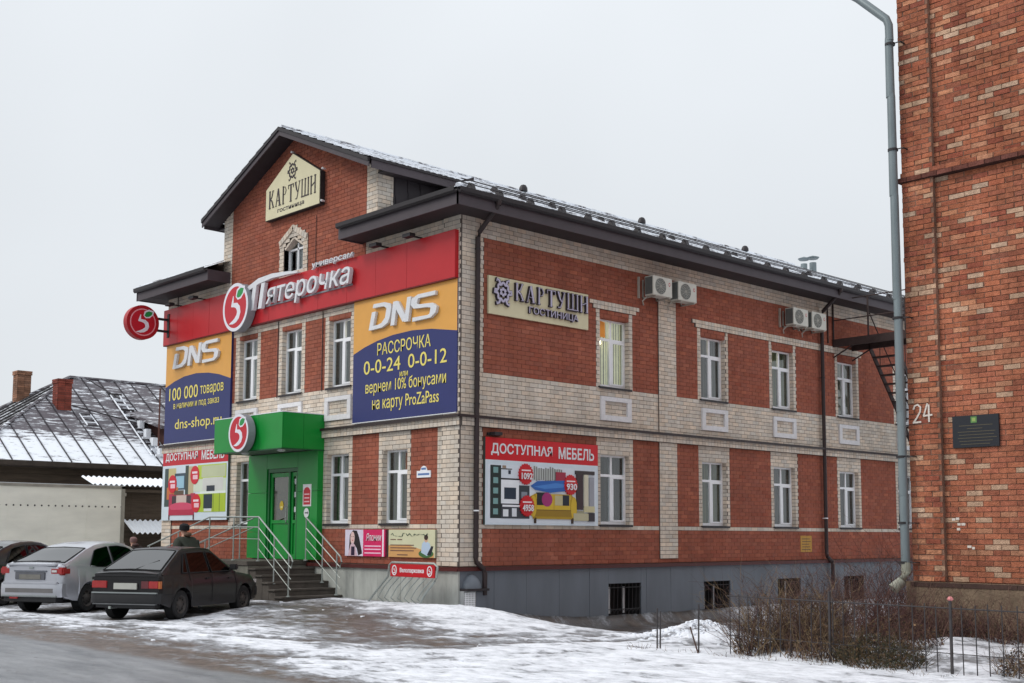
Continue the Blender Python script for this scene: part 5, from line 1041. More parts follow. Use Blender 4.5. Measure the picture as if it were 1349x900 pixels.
    for w in wx:
        for s in (-1, 1):
            wheel(root, (w, s*(S['track']), r), (0, s, 0), r, .17)
            m = MB(); m.lathe((w, s*(S['track']-.10), r+.02), (0, s, 0), [(0, .001), (0, r+.045), (.16, r+.045)], 20); m.build('wheel_arch_liner', DARK, root)
    m = MB(); m.box(L0+.3, L1-.3, -.55, .55, .2, .34); m.build('underbody', DARK, root)
    m = MB(); m.box(-1.2, .9, -.6, .6, .6, .92); m.box(-.35, -.2, -.55, .55, .9, 1.2); m.box(-1.25, -1.15, -.55, .55, .9, 1.15); m.build('seats', mat('seat_cloth', (.03, .03, .033), .9), root)
    # bumpers, lights, plate
    for (x, s_) in ((L0, -1), (L1, 1)):
        m = MB(); zb0, zb1 = S['bump']; W_ = lerp(S['w'], x+(-s_)*.12)+.01; prof = [(0.0, W_*.80), (.03, W_*.93), (.07, W_*.985), (.28, W_+.004)]
        V = []
        for dx, ww in prof: V += [(x+s_*.045-s_*dx, -ww, zb0), (x+s_*.06-s_*dx, -ww, (zb0+zb1)/2), (x+s_*.045-s_*dx, -ww, zb1)]
        nb = len(V); V += [(a, -b, c) for a, b, c in V]; Fs = []
        for i in range(len(prof)-1):
            for k in range(2):
                a = 3*i+k; Fs += [(a, a+1, a+4, a+3), (nb+a, nb+a+1, nb+a+4, nb+a+3)]
            Fs += [(3*i+2, 3*i+5, nb+3*i+5, nb+3*i+2), (3*i, 3*i+3, nb+3*i+3, nb+3*i)]
        Fs += [(0, 1, nb+1, nb), (1, 2, nb+2, nb+1)]
        m.add(V, Fs); m.build('bumper', S['bmat'], root, smooth=True)
    for f_ in S['extra']: f_(root)
    for o in root.children: pass
    root.location = loc; root.rotation_euler = (0, 0, R(head)); return root
TAIL = mat('tail_lens', (.34, .02, .02), .2, .12, 9, coat=.6); TAILO = mat('amber_lens', (.42, .11, .02), .25, .12, 9, coat=.5); CLEARL = mat('clear_lens', (.6, .58, .58), .15, .05, coat=.5); PLATE = mat('plate_white', ln(176, 176, 168), .5, .08)
BLK = mat('dark_car_paint', ln(19, 17, 19), .36, .25, 2, spec=.35, coat=.22); BLK2 = mat('black_car_paint', (.014, .014, .016), .28, .1, 3, coat=.8)
SIL = mat('silver_paint', ln(186, 188, 195), .30, .07, 2, metal=.55, coat=.7); BPL = mat('bumper_plastic', ln(34, 34, 36), .55, .15, 4); CHR = mat('bright_strip', ln(150, 156, 156), .35, .1, metal=.5)
def bx(nm, mt, *q, bev=0):
    def f(root): m = MB(); m.box(*q); m.build(nm, mt, root, bevel=bev)
    return f
def seam(pts):
    def f(root):
        for s in (-1, 1): m = MB(); m.tube([(x, s*y, z) for x, y, z in pts], .005, 4); m.build('door_seam', DARK, root)
    return f
def mirror(x, z, w, mt):
    def f(root):
        for s in (-1, 1): m = MB(); m.box(x-.05, x+.06, s*w if s > 0 else -w-.17, s*w+.17 if s > 0 else -w, z, z+.12); m.build('side_mirror', mt, root, bevel=.02)
    return f
def wiper(pts):
    def f(root): m = MB(); m.tube(pts, .011, 5); m.build('wiper', RUBBER, root)
    return f
def handle(x, y, z, mt=None):
    def f(root):
        for s in (-1, 1): m = MB(); m.box(x, x+.14, min(s*y, s*(y+.018)), max(s*y, s*(y+.018)), z, z+.03); m.build('door_handle', mt or BPL, root, bevel=.004)
    return f
old = dict(x0=-1.98, x1=1.95, wheels=(-1.25, 1.21), r=.285, track=.70,
    w=[(-1.98, .74), (-1.9, .79), (-1.2, .81), (.8, .81), (1.6, .77), (1.95, .66)], zb=[(-1.98, .34), (-1.7, .25), (-1.2, .22), (1.3, .22), (1.95, .26)],
    belt=[(-1.98, .90), (-1.85, .93), (-.5, .91), (.55, .90), (1.2, .84), (1.75, .76), (1.95, .66)], wb=.765, wt=.56, bz=.88,
    top=[(-1.90, .90), (-1.02, 1.345), (-.90, 1.375), (-.35, 1.395), (.0, 1.38), (.12, 1.355), (.86, .90)],
    side=[((-1.20, -.98), (-1.02, -.93)), ((-.95, -.88), (-.20, -.22)), ((-.12, -.14), (.70, .14))], rear=(-1.80, -1.06), front=(.14, .80), bump=(.33, .52), bmat=BPL,
    extra=[bx('tail_light', TAIL, -2.0, -1.93, -.74, -.52, .62, .76, bev=.01), bx('tail_light', TAILO, -2.0, -1.93, -.78, -.742, .62, .76), bx('tail_light', mat('tail_dark', (.12, .02, .025), .3, coat=.5), -2.0, -1.93, -.52, -.36, .62, .76), bx('tail_light', TAIL, -2.0, -1.93, .42, .76, .62, .76, bev=.01),
           bx('number_plate', PLATE, -2.02, -1.99, -.27, .25, .60, .72, bev=.004), bx('bumper_strip', CHR, -2.045, -1.95, -.73, .73, .52, .545, bev=.004), bx('bumper_strip', mat('grey_strip', ln(96, 98, 100), .5), -2.04, -1.95, -.70, .70, .305, .325), bx('lower_valance', BPL, -1.98, -1.8, -.66, .66, .24, .33),
           bx('rear_spoiler', BPL, -1.99, -1.93, -.70, .70, .84, .90, bev=.01),
           seam([(-.13, .822, .30), (-.14, .822, .60), (-.14, .80, .87), (-.12, .775, .95)]), seam([(.83, .815, .30), (.84, .815, .60), (.78, .78, .88)]), seam([(-.93, .81, .68), (-.98, .80, .8), (-.98, .775, .9)]), seam([(-1.9, .815, .50), (1.5, .80, .50)]),
           seam([(-.13, .775, .9), (-.18, .62, 1.33)]), mirror(.62, .92, .77, BPL), wiper([(-1.86, -.05, .96), (-1.62, -.22, 1.06), (-1.45, -.40, 1.15)]), handle(-.38, .805, .76), handle(.5, .80, .74),
           bx('head_light', CLEARL, 1.88, 1.96, -.66, -.36, .56, .68), bx('head_light', CLEARL, 1.88, 1.96, .36, .66, .56, .68), bx('exhaust', STEEL, -2.02, -1.8, .3, .35, .22, .27), bx('reverse_plate', PRINT if False else BLK, -1.99, -1.94, -.74, .76, .78, .835)])
new = dict(x0=-2.06, x1=2.1, wheels=(-1.22, 1.25), r=.30, track=.72,
    w=[(-2.06, .68), (-1.98, .77), (-1.8, .83), (-1.2, .85), (.9, .85), (1.7, .80), (2.1, .64)], zb=[(-2.06, .38), (-1.8, .27), (-1.2, .22), (1.4, .22), (2.1, .28)],
    belt=[(-2.06, .96), (-1.97, 1.03), (-1.6, 1.02), (-.6, .97), (.75, .92), (1.4, .84), (1.9, .72), (2.1, .58)], wb=.80, wt=.56, bz=.93,
    top=[(-1.93, 1.02), (-1.55, 1.15), (-1.1, 1.32), (-.75, 1.42), (-.4, 1.47), (0, 1.485), (.3, 1.45), (.55, 1.36), (1.22, .94)],
    side=[((-1.18, -.86), (-.38, -.38)), ((-.30, -.30), (.86, .42))], rear=(-1.84, -1.02), front=(.5, 1.14), bump=(.34, .62), bmat=SIL,
    extra=[bx('tail_light', TAIL, -2.065, -1.80, -.80, -.48, .80, .965, bev=.03), bx('tail_light', TAIL, -2.065, -1.80, .54, .81, .80, .965, bev=.03), bx('tail_light', CLEARL, -2.075, -1.95, -.66, -.52, .85, .915, bev=.01),
           bx('plate_recess', mat('plate_recess', ln(96, 98, 104), .5), -2.085, -2.0, -.36, .40, .70, .86, bev=.01), bx('number_plate', mat('dirty_plate', ln(120, 118, 112), .6), -2.095, -2.06, -.26, .28, .71, .81), bx('boot_trim', mat('boot_trim_m', ln(120, 124, 132), .3, metal=.6), -2.085, -2.0, -.40, .44, .865, .895, bev=.008), bx('boot_lip', SIL, -2.085, -1.86, -.62, .62, .99, 1.035, bev=.015),
           bx('bumper_shelf', SIL, -2.12, -1.9, -.70, .70, .60, .66, bev=.02), bx('lower_valance', mat('valance_m', ln(110, 108, 108), .5, .1), -2.12, -1.9, -.62, .62, .42, .53, bev=.01), bx('bumper_strip', CHR, -2.13, -1.9, -.70, .70, .345, .375, bev=.008), bx('lower_grille', BPL, -2.08, -1.85, -.66, .66, .24, .34),
           seam([(-.34, .86, .30), (-.34, .862, .6), (-.34, .82, .92)]), seam([(.88, .86, .3), (.9, .86, .6), (.84, .82, .9)]), seam([(-1.0, .85, .72), (-1.12, .82, .9)]), mirror(.72, .95, .80, SIL), handle(-.72, .845, .80, SIL), handle(.4, .845, .78, SIL), wiper([(-1.84, .05, 1.09), (-1.83, -.28, 1.085), (-1.8, -.52, 1.09)]),
           bx('reflector', TAIL, -2.11, -2.0, .30, .50, .30, .34), bx('badge', CHR, -2.08, -2.0, -.05, .05, .93, .97)])
car('parked_car', 'dark grey boxy old hatchback with orange corner tail lights, nearest of the three parked cars', (-3.9, -4.3, .02), 120, old, BLK, CARGL)
car('parked_car', 'silver rounded hatchback with red tail light, middle of the three parked cars', (-7.25, -4.75, .02), 119, new, SIL, CARGL)
new2 = dict(new); new2['bmat'] = BLK2; new2['extra'] = [q for i, q in enumerate(new['extra']) if i not in (5, 6, 7, 9)]
car('parked_car', 'black hatchback cut by the left edge behind the silver car', (-10.6, -5.3, .02), 119, new2, BLK2, CARGLD)

# ================================================================== GROUND
def ss(a, b, x):
    t = max(0, min(1, (x-a)/(b-a))); return t*t*(3-2*t)
def seg_d(px, py, pts):
    best = 99
    for (ax, ay), (bx_, by) in zip(pts, pts[1:]):
        dx, dy = bx_-ax, by-ay; t = max(0, min(1, ((px-ax)*dx+(py-ay)*dy)/(dx*dx+dy*dy))); best = min(best, math.hypot(px-ax-t*dx, py-ay-t*dy))
    return best
RUTS = [([(-2, -6.9), (1.86, -6.07), (3.3, -5.69), (4.24, -5.2), (5.01, -4.31), (5.68, -3.31), (6.28, -2.2), (6.98, -1.16), (8.07, .11), (8.4, 6)], .17, .75),
        ([(-1, -7.6), (4, -7.3), (6.19, -6.91), (6.68, -5.73), (6.91, -4.49), (7.31, -3.33), (7.66, -2.0), (8.6, 2)], .16, .42),
        ([(0, -8.2), (6.16, -8.07), (7.26, -7.46), (7.87, -6.1), (8.66, -4.05)], .15, .35), ([(-9, -3.2), (-4.8, -1.6), (-.7, -2.5), (3, -4.4), (5.3, -4.7)], .5, .55),
        ([(-3, -2.3), (1, -3.1), (4, -3.4), (5.6, -1.6), (6.4, 1.2)], .14, .45),
        ([(-2, -6.6), (2.1, -5.8), (3.6, -5.3), (4.7, -4.5), (5.4, -3.2), (5.9, -2.0), (6.5, -.9), (7.5, .4), (7.9, 6)], .06, .6), ([(-4, -7.3), (2.2, -6.6), (4.3, -5.9), (5.5, -4.8), (6.3, -3.4), (6.9, -2.0), (7.7, -.6), (8.3, 1)], .06, .5),
        ([(-7, -2.7), (-3, -2.0), (0, -2.7), (3.3, -3.6), (5.0, -3.4)], .08, .5), ([(-6, -2.2), (-3, -1.5), (0, -2.1), (3.4, -3.0), (5.2, -2.6)], .07, .45), ([(1.5, -8.4), (4.5, -7.8), (6.0, -6.3), (6.4, -5.0)], .09, .5), ([(4.6, -8.8), (6.6, -7.3), (7.3, -5.2), (8.1, -3.5)], .07, .45),
        ([(-12, -6.4), (-6, -6.9), (-1, -6.3), (3, -5.2)], .10, .4)]
BL_S = [(-1.9, -.35, 2.6, .55, .55), (1.2, -.9, 1.9, .75, .7), (3.1, -2.1, 1.5, .9, .45), (.2, -6.2, 3.2, .75, .55), (-2.6, -4.4, 1.2, .5, .45), (3.4, -6.7, 2.2, .5, .35), (8, -6, 3, 2.6, .4), (9.5, -3.2, 3, 1, .5),
        (-6.8, -6.7, 1.6, .28, .55), (-3.6, -6.6, 1.3, .22, .5), (-9.5, -7, 1.6, .3, .4), (7.0, -.8, .9, .9, .5), (6.2, 3.5, 2.6, 4, .5), (-4.3, -3.6, .6, .35, .5), (-7.7, -4.2, .6, .4, .5), (-5.6, -2.0, 1.4, .28, .5), (-4.0, -1.75, .7, .16, .6)]
def N(x, y, s, k=0): return noise.noise(Vector((x*s, y*s, k*7.3)))
def ground(x, y):
    # height
    h = .20*ss(-5.5, -.4, y)*ss(4.5, -.5, x)
    if y > -1.5 and x > -3: h -= (.62*ss(-1.2, 4.2, y))*ss(-.4, .4, x)
    bank = ss(8.6, 10.2, x)*ss(-2.9, -1.2, y); h += bank*(.24+.62*ss(-1.2, 4.2, y))*(1-ss(3, 6, y)*.6)+bank*.10*max(0, N(x, y, 1.1, 4))
    # snow
    s = .54*ss(-8.6, -7.0, y)
    if x > 3: s = max(s, .62*ss(3.0, 6.5, x)*ss(-12.8, -10.2, y-.0) if x > 9 else s); s = max(s, .68*ss(3.5, 6.0, x)*ss(-8.9, -7.9, y))
    for cx, cy, rx, ry, a in BL_S:
        q = ((x-cx)/rx)**2+((y-cy)/ry)**2
        if q < 6: s += a*math.exp(-q)
    brown = .5*math.exp(-(((x-1.5)/5)**2+((y+3.9)/1.1)**2)); s -= brown*.16
    rut = 0
    for pts, w, a in RUTS:
        d = seg_d(x, y, pts)
        if d < w*3: e = a*math.exp(-(d/w)**2)*(.75+.5*N(x, y, 1.7, 12)); s -= e; rut = max(rut, e if w < .3 else e*.3)
    s -= .8*math.exp(-((x-.55)/.55)**2)*ss(.2, 1.6, y)          # bare strip along the plinth
    if x < -.2 and y > -.35: s -= .5
    for cx, cy in ((-3.9, -4.3), (-7.25, -4.75), (-10.6, -5.3)):  # snow cover lowered under the cars
        a = R(120); dx, dy = x-cx, y-cy; u = dx*math.cos(a)+dy*math.sin(a); v = -dx*math.sin(a)+dy*math.cos(a)
        if abs(u) < 1.9 and abs(v) < .8: s -= .5
    s = max(s, bank*.85)
    s += .26*N(x, y, .9)+.34*N(x, y*1.4, 2.1, 1)+.22*N(x*.8, y*1.5, 5.5, 2)
    if y > 9 or x > 16 or x < -16: s = .75+.2*N(x, y, .3)
    road = ss(-8.75, -9.05, y+.12*N(x, y, .7, 5)); s = s*(1-road)+(-.3+.45*N(x, y*2, .8, 8))*road
    mud = ss(-9.1, -8.7, y)*ss(-6.4, -7.6, y)*.8+brown+.4*max(0, N(x, y, .5, 6))
    sc = max(0, min(1, s))
    pile = .13*math.exp(-(((x-1.6)/1.5)**2+((y+.75)/.55)**2))+.24*math.exp(-(((x-7.0)/.8)**2+((y+.7)/.8)**2))
    h += pile*(1+.5*N(x, y, 3, 3))+.035*sc+.018*N(x, y, 2.2, 9)*(1-road)+.010*N(x, y, 7, 10)*(1-road)-.045*rut
    return h, sc, mud, road
def axis(a, b, st, lo, hi):
    v = [a+st*i for i in range(int(round((b-a)/st))+1)]; d = st*1.6; x = a
    while x > lo: x -= d; d *= 1.6; v.insert(0, x)
    d = st*1.6; x = b
    while x < hi: x += d; d *= 1.6; v.append(x)
    return v
GX = axis(-14, 15.5, .095, -900, 900); GY = axis(-12.6, 7, .095, -300, 900); V = []; SN = []; MU = []; RO = []
for y in GY:
    for x in GX:
        inb = LX < x < -.03 and .06 < y < 22       # below the hotel floor
        h, s, mu, ro = ground(x, y) if not inb else (-1.0, 0, 0, 0)
        if y > 60 or x < -60 or x > 60: h = 0
        V.append((x, y, h)); SN.append(s); MU.append(mu); RO.append(ro)
k = len(GX); me = bpy.data.meshes.new('ground'); me.from_pydata(V, [], [(j*k+i, j*k+i+1, (j+1)*k+i+1, (j+1)*k+i) for j in range(len(GY)-1) for i in range(k-1)])
for nm, L in (('snow', SN), ('mud', MU), ('road', RO)):
    at = me.attributes.new(nm, 'FLOAT', 'POINT'); at.data.foreach_set('value', L)
for p_ in me.polygons: p_.use_smooth = True
gm = bpy.data.materials.new('winter_ground'); gm.use_nodes = True; n = gm.node_tree.nodes; l = gm.node_tree.links; b = n['Principled BSDF']
geo = n.new('ShaderNodeNewGeometry')
def nz(scale, det=6, rough=.6, st=(1, 1, 1)):
    mp = n.new('ShaderNodeMapping'); mp.inputs['Scale'].default_value = st; l.new(geo.outputs['Position'], mp.inputs[0]); t = n.new('ShaderNodeTexNoise'); t.inputs['Scale'].default_value = scale; t.inputs['Detail'].default_value = det; t.inputs['Roughness'].default_value = rough; l.new(mp.outputs[0], t.inputs['Vector']); return t.outputs[0]
def rng(src, a, b_, c, d):
    r_ = n.new('ShaderNodeMapRange'); r_.inputs['From Min'].default_value = a; r_.inputs['From Max'].default_value = b_; r_.inputs['To Min'].default_value = c; r_.inputs['To Max'].default_value = d; l.new(src, r_.inputs['Value']); return r_.outputs[0]
def at_(nm): a = n.new('ShaderNodeAttribute'); a.attribute_name = nm; return a.outputs['Fac']
def mth(op, a, b_): q = n.new('ShaderNodeMath'); q.operation = op; [l.new(v, q.inputs[i]) if not isinstance(v, (int, float)) else setattr(q.inputs[i], 'default_value', v) for i, v in enumerate((a, b_))]; return q.outputs[0]
def mixc(f, a, b_):
    q = n.new('ShaderNodeMix'); q.data_type = 'RGBA'; l.new(f, q.inputs['Factor'])
    for v, i in ((a, 'A'), (b_, 'B')):
        if isinstance(v, tuple): q.inputs[i].default_value = (*v, 1)
        else: l.new(v, q.inputs[i])
    return q.outputs['Result']
dirt = mixc(rng(nz(3.2, 8, .7), .35, .65, 0, 1), ln(58, 50, 46), ln(118, 106, 98)); wet = mixc(rng(nz(1.3, 6), .4, .6, 0, 1), ln(98, 96, 97), dirt)
base = mixc(at_('mud'), wet, mixc(rng(nz(5, 8, .7), .35, .65, 0, 1), ln(66, 54, 47), ln(122, 106, 96)))
roadc = mixc(rng(nz(1.6, 7, .65, (.35, 1.6, 1)), .36, .64, 0, 1), ln(106, 108, 112), ln(146, 147, 150)); base = mixc(at_('road'), base, roadc)
fine = nz(9, 10, .75, (.6, 1, 1)); mid = nz(2.6, 8, .68, (.6, 1.3, 1))
sv = mth('ADD', at_('snow'), mth('ADD', mth('MULTIPLY', mth('SUBTRACT', fine, .5), 1.7), mth('MULTIPLY', mth('SUBTRACT', mid, .5), 1.7)))
cov = rng(sv, .24, .68, 0, 1); snowc = mixc(rng(sv, .55, 1.15, 0, 1), ln(184, 186, 192), ln(236, 238, 244))
slush = mixc(rng(sv, .1, .55, 0, 1), base, ln(146, 144, 146)); l.new(mixc(cov, slush, snowc), b.inputs['Base Color'])
l.new(rng(mth('ADD', cov, rng(nz(1.1), .4, .6, -.1, .25)), 0, 1, .34, .8), b.inputs['Roughness']); b.inputs['Specular IOR Level'].default_value = .35
bp = n.new('ShaderNodeBump'); bp.inputs['Strength'].default_value = .9; bp.inputs['Distance'].default_value = .05; l.new(mth('ADD', mth('MULTIPLY', cov, .7), mth('ADD', mth('MULTIPLY', nz(14, 8, .7), .5), mth('MULTIPLY', nz(45, 4, .7), .25))), bp.inputs['Height']); l.new(bp.outputs[0], b.inputs['Normal'])
me.materials.append(gm); go = bpy.data.objects.new('ground', me); COL.objects.link(go); tag(go, 'snowy and muddy yard and wet street in front of the hotel', kind='structure')
def gz(x, y): return ground(x, y)[0]
m = MB(); m.add([(1.9, -.95, .10), (2.95, -.62, .02), (2.9, -.25, .0), (1.7, -.3, .06), (1.9, -.95, -.05), (2.95, -.62, -.08), (2.9, -.25, -.1), (1.7, -.3, -.1)], [(0, 1, 2, 3), (0, 1, 5, 4), (1, 2, 6, 5), (2, 3, 7, 6), (3, 0, 4, 7)])
tag(m.build('stone_slab', mat('brown_slab', ln(104, 78, 66), .9, .3, 4, bump=.5), bevel=.02), 'brown slab edge sticking out of the snow by the plinth corner', 'slab')
random.seed(11); cl = MB()
for k in range(420):
    x, y = random.uniform(-6, 11), random.uniform(-8, -1)
    if random.random() > .12: x, y = random.gauss(7.0, .45), random.gauss(-.8, .45)
    if 8.6 < x < 12 and random.random() < .3: y = random.uniform(-3.2, -2.5)
    r_ = random.uniform(.010, .034); z = gz(x, y)-.008
    P8 = [(x+sx*r_*random.uniform(.6, 1.2), y+sy*r_*random.uniform(.6, 1.2), z+(r_*random.uniform(.5, 1.1) if sz else -.02)) for sz in (0, 1) for sx, sy in ((-1, -1), (1, -1), (1, 1), (-1, 1))]
    cl.add(P8, [(4, 5, 6, 7), (0, 1, 5, 4), (1, 2, 6, 5), (2, 3, 7, 6), (3, 0, 4, 7)], None, 0)
tag(cl.build('snow_clods', SNOW), 'small lumps of loose snow scattered on the yard', kind='stuff')

# ================================================================== FENCE AND PLANTS (RIGHT)
fn = thing('iron_fence', 'low rusty picket fence standing in the snow in front of the brick building', 'fence')
FM = mat('fence_iron', (.045, .04, .042), .75, .3, 8); FY = -2.6; x = 9.0; k = 0
for z in (.80, .74): pass
m = MB(); m.tube([(8.95, FY, .85), (10.6, FY-.01, .84), (12.3, FY, .83), (14.5, FY, .82)], .008, 5); m.build('rail', FM, fn)
m = MB(); m.tube([(8.95, FY, .30), (10.6, FY, .29), (14.5, FY, .28)], .006, 5); m.build('rail', FM, fn)
while x < 14.2:
    jx = random.uniform(-.012, .012); m = MB(); tp = .88+random.uniform(-.02, .02); w = .0075
    m.tube([(x+jx, FY, gz(x, FY)-.1), (x+jx*2, FY, tp)], w, 5); m.build('picket', FM, fn); x += .165
for px, top in ((10.62, .97), (12.31, .93)):
    m = MB(); m.box(px-.014, px+.014, FY-.02, FY+.008, -.1, top); m.build('post', FM, fn)
m = MB(); m.lathe((12.31, FY, .92), (0, 0, 1), [(0, .02), (.015, .04), (.03, .035), (.05, .02), (.055, .001)], 7); m.build('post_cap', mat('red_rag', ln(190, 120, 120), .8, .6, 40), fn)
for px, py, top in ((7.70, -2.66, .62), (7.76, -2.66, .58), (8.55, -2.75, .72)):
    m = MB(); m.tube([(px, py, -.05), (px+.01, py, top)], .012, 5); o = m.build('stake', FM); tag(o, {7.70: 'thin rusty stake in the snow, left one of the close pair', 7.76: 'thin rusty stake in the snow, right one of the close pair', 8.55: 'single thin rusty stake between the close pair and the bushes'}[px], 'stake', 'stakes in the snow')
m = MB(); m.tube([(8.20, -2.5, .36), (8.62, -2.85, .03)], .012, 5); tag(m.build('fallen_stick', RUST), 'thin bent stick leaning between stakes in the snow', 'stick')

TW1 = mat('dry_twig', attr=True, rough=.9, var=.25, scale=20)
PAL = [ln(96, 74, 58), ln(70, 50, 44), ln(120, 98, 74), ln(84, 62, 60), ln(52, 38, 36), ln(136, 116, 88)]
def twigs(mb, cx, cy, rx, ry, n, hmin, hmax, lean=.35, r0=.006, pal=PAL, branch=2, z0=None, curl=.25):
    for k in range(n):
        a = random.uniform(0, 2*math.pi); q = math.sqrt(random.random()); x = cx+rx*q*math.cos(a); y = cy+ry*q*math.sin(a); z = (gz(x, y) if z0 is None else z0)-.03
        h = random.uniform(hmin, hmax)*(1-.35*q); d = Vector((random.gauss(0, lean), random.gauss(0, lean), 1)).normalized(); p = Vector((x, y, z)); P2 = [p.copy()]; c = random.choice(pal); sg_ = 4
        for i in range(sg_): d = (d+Vector((random.gauss(0, curl), random.gauss(0, curl), random.gauss(-.03, .12)))).normalized(); p = p+d*h/sg_; P2.append(p.copy())
        mb.tube(P2, [r0*(1-.8*i/sg_) for i in range(sg_+1)], 3, c, cap=False)
        for b_ in range(branch):
            i = random.randrange(1, sg_+1); s0 = P2[i]; dd = (d+Vector((random.gauss(0, .7), random.gauss(0, .7), random.gauss(.1, .4)))).normalized(); L = h*random.uniform(.15, .4)
            mb.tube([s0, s0+dd*L*.5, s0+(dd+Vector((random.gauss(0, .3), random.gauss(0, .3), random.gauss(0, .3))))*L], [r0*.5, r0*.35, r0*.15], 3, c, cap=False)
def leaves(mb, cx, cy, rx, ry, n, h0, h1, s, pal):
    for k in range(n):
        a = random.uniform(0, 2*math.pi); q = random.random()**.6; x = cx+rx*q*math.cos(a); y = cy+ry*q*math.sin(a); z = gz(x, y)+h0+(h1-h0)*random.random()*(1-q*q*.8)
        u = Vector((random.gauss(0, 1), random.gauss(0, 1), random.gauss(0, 1))).normalized(); v = u.cross(Vector((random.gauss(0, 1), random.gauss(0, 1), random.gauss(0, 1)))).normalized(); e = s*random.uniform(.5, 1.4); p = Vector((x, y, z))
        mb.add([p-u*e, p-v*e*.4, p+u*e, p+v*e*.4], [(0, 1, 2, 3)], random.choice(pal))
def shrub(label, cx, cy, rx, ry, n, hmin, hmax, nl=500, lh=(0, .6), lean=.3, pal=PAL, lpal=None, r0=.0052, group='dry shrubs behind the fence', br=3):
    n = int(n*.62); nl = int(nl*.8)
    t = thing('dry_shrub', label, 'shrub', group, (0, 0, 0)); m = MB(); twigs(m, cx, cy, rx, ry, n, hmin, hmax, lean, r0, pal, br); o = m.build('twigs', TW1, t); tag(o, kind='stuff')
    if nl: m = MB(); leaves(m, cx, cy, rx, ry, nl, lh[0], lh[1], .022, lpal or [ln(110, 84, 58), ln(84, 62, 46), ln(66, 52, 44), ln(130, 104, 76), ln(60, 58, 44)]); o = m.build('dead_leaves', TW1, t); tag(o, kind='stuff')
    return t
random.seed(5)
DP = [ln(82, 54, 50), ln(56, 38, 38), ln(96, 66, 60), ln(110, 82, 72)]; GP = [ln(74, 70, 48), ln(58, 58, 42), ln(90, 72, 50), ln(50, 44, 36), ln(100, 78, 58)]
shrub('light brown dry shrub at the left end of the fence', 9.28, -2.15, .42, .5, 420, .8, 1.45, 900, (0, .8))
shrub('tangled brown shrub, second from the left end of the fence', 9.75, -1.7, .45, .6, 420, .7, 1.35, 1100, (0, .7))
shrub('dark reddish twiggy shrub in front of the far basement windows', 9.2, -.6, .8, .7, 460, .9, 1.6, 300, (0, .6), pal=DP)
shrub('tall thin purplish shrub below the second downpipe', 10.0, .6, .9, .7, 420, 1.0, 1.9, 200, (0, .5), pal=DP, lean=.22)
shrub('dense dark twigs left of the drainpipe foot', 10.6, -.75, .6, .35, 380, .6, 1.25, 500, (0, .5), pal=DP)
shrub('low tangle of brown stems in front of the fence middle', 10.35, -2.35, .55, .4, 380, .35, .85, 1200, (0, .45))
shrub('low dark green and brown mound right of the fence middle', 11.25, -2.45, .62, .42, 420, .25, .62, 2600, (0, .38), pal=GP, lpal=GP, lean=.6)
shrub('brown arching stems against the foundation left of the plaque', 11.2, -.45, .6, .25, 260, .45, 1.0, 300, (0, .4), pal=DP, lean=.4)
shrub('dark curled dead stems against the foundation under the plaque', 12.1, -.45, .75, .3, 300, .35, .95, 500, (0, .35), pal=DP, lean=.5)
shrub('dead plants at the foundation by the right edge', 13.0, -.6, .7, .3, 240, .35, .9, 400, (0, .35), pal=DP, lean=.5)
shrub('small dry bush in the bottom right corner', 13.05, -2.35, .28, .25, 140, .25, .6, 500, (0, .35), lean=.6)
shrub('low dark heap of twigs between fence and drainpipe', 10.9, -1.5, .7, .5, 380, .3, .8, 1400, (0, .4), pal=DP, lean=.5)
m = MB()
for k in range(90): x = random.uniform(7.3, 12.4); twigs(m, x, random.uniform(-3.0, -2.65), .05, .05, 2, .06, .2, .6, .004, PAL, 1)
tag(m.build('dry_grass', TW1), 'sparse dry grass stalks along the foot of the fence', kind='stuff')
def bare_tree(name, label, x, y, h, r, seed, spread=.5, levels=4, group=None, pal=DP, zb=None):
    random.seed(seed); t = thing(name, label, 'tree', group); tm = MB(); cm_ = MB()
    def grow(mb, p, d, L, rr, lv):
        P2 = [p.copy()]; s_ = 4; dd = d.copy()
        for i in range(s_): dd = (dd+Vector((random.gauss(0, .10), random.gauss(0, .10), random.gauss(.03, .05)))).normalized(); p = p+dd*L/s_; P2.append(p.copy())
        mb.tube(P2, [rr*(1-.5*i/s_) for i in range(s_+1)], 5 if lv == levels else 3, random.choice(pal), cap=False)
        if lv <= 0: return
        for k in range(random.choice((2, 3, 3)) if lv < levels else 6):
            i = random.randrange(1 if lv < levels else 2, s_+1); nd = (dd+Vector((random.gauss(0, spread), random.gauss(0, spread), random.gauss(.15, .2)))).normalized()
            grow(cm_, P2[i], nd, L*random.uniform(.45, .72), rr*.5, lv-1)
    z = gz(x, y) if zb is None else zb
    grow(tm, Vector((x, y, z-.1)), Vector((0, 0, 1)), h*.45, r, levels); tm.build('trunk', TW1, t); o = cm_.build('crown', TW1, t); tag(o, kind='stuff'); return t
bare_tree('young_tree', 'thin leafless sapling in front of the side wall by the second downpipe', 8.3, 2.2, 2.6, .022, 3, .5, 4, pal=[ln(92, 66, 62), ln(110, 84, 76)])
bare_tree('young_tree', 'slender leafless sapling close to the drainpipe', 9.7, 2.6, 2.7, .02, 9, .5, 4, pal=[ln(92, 66, 62), ln(70, 48, 48)])
bare_tree('bare_tree', 'faint bare tree beyond the old house roof', -62, 2, 14.5, .2, 21, .55, 5, zb=0, pal=[ln(150, 146, 150)])

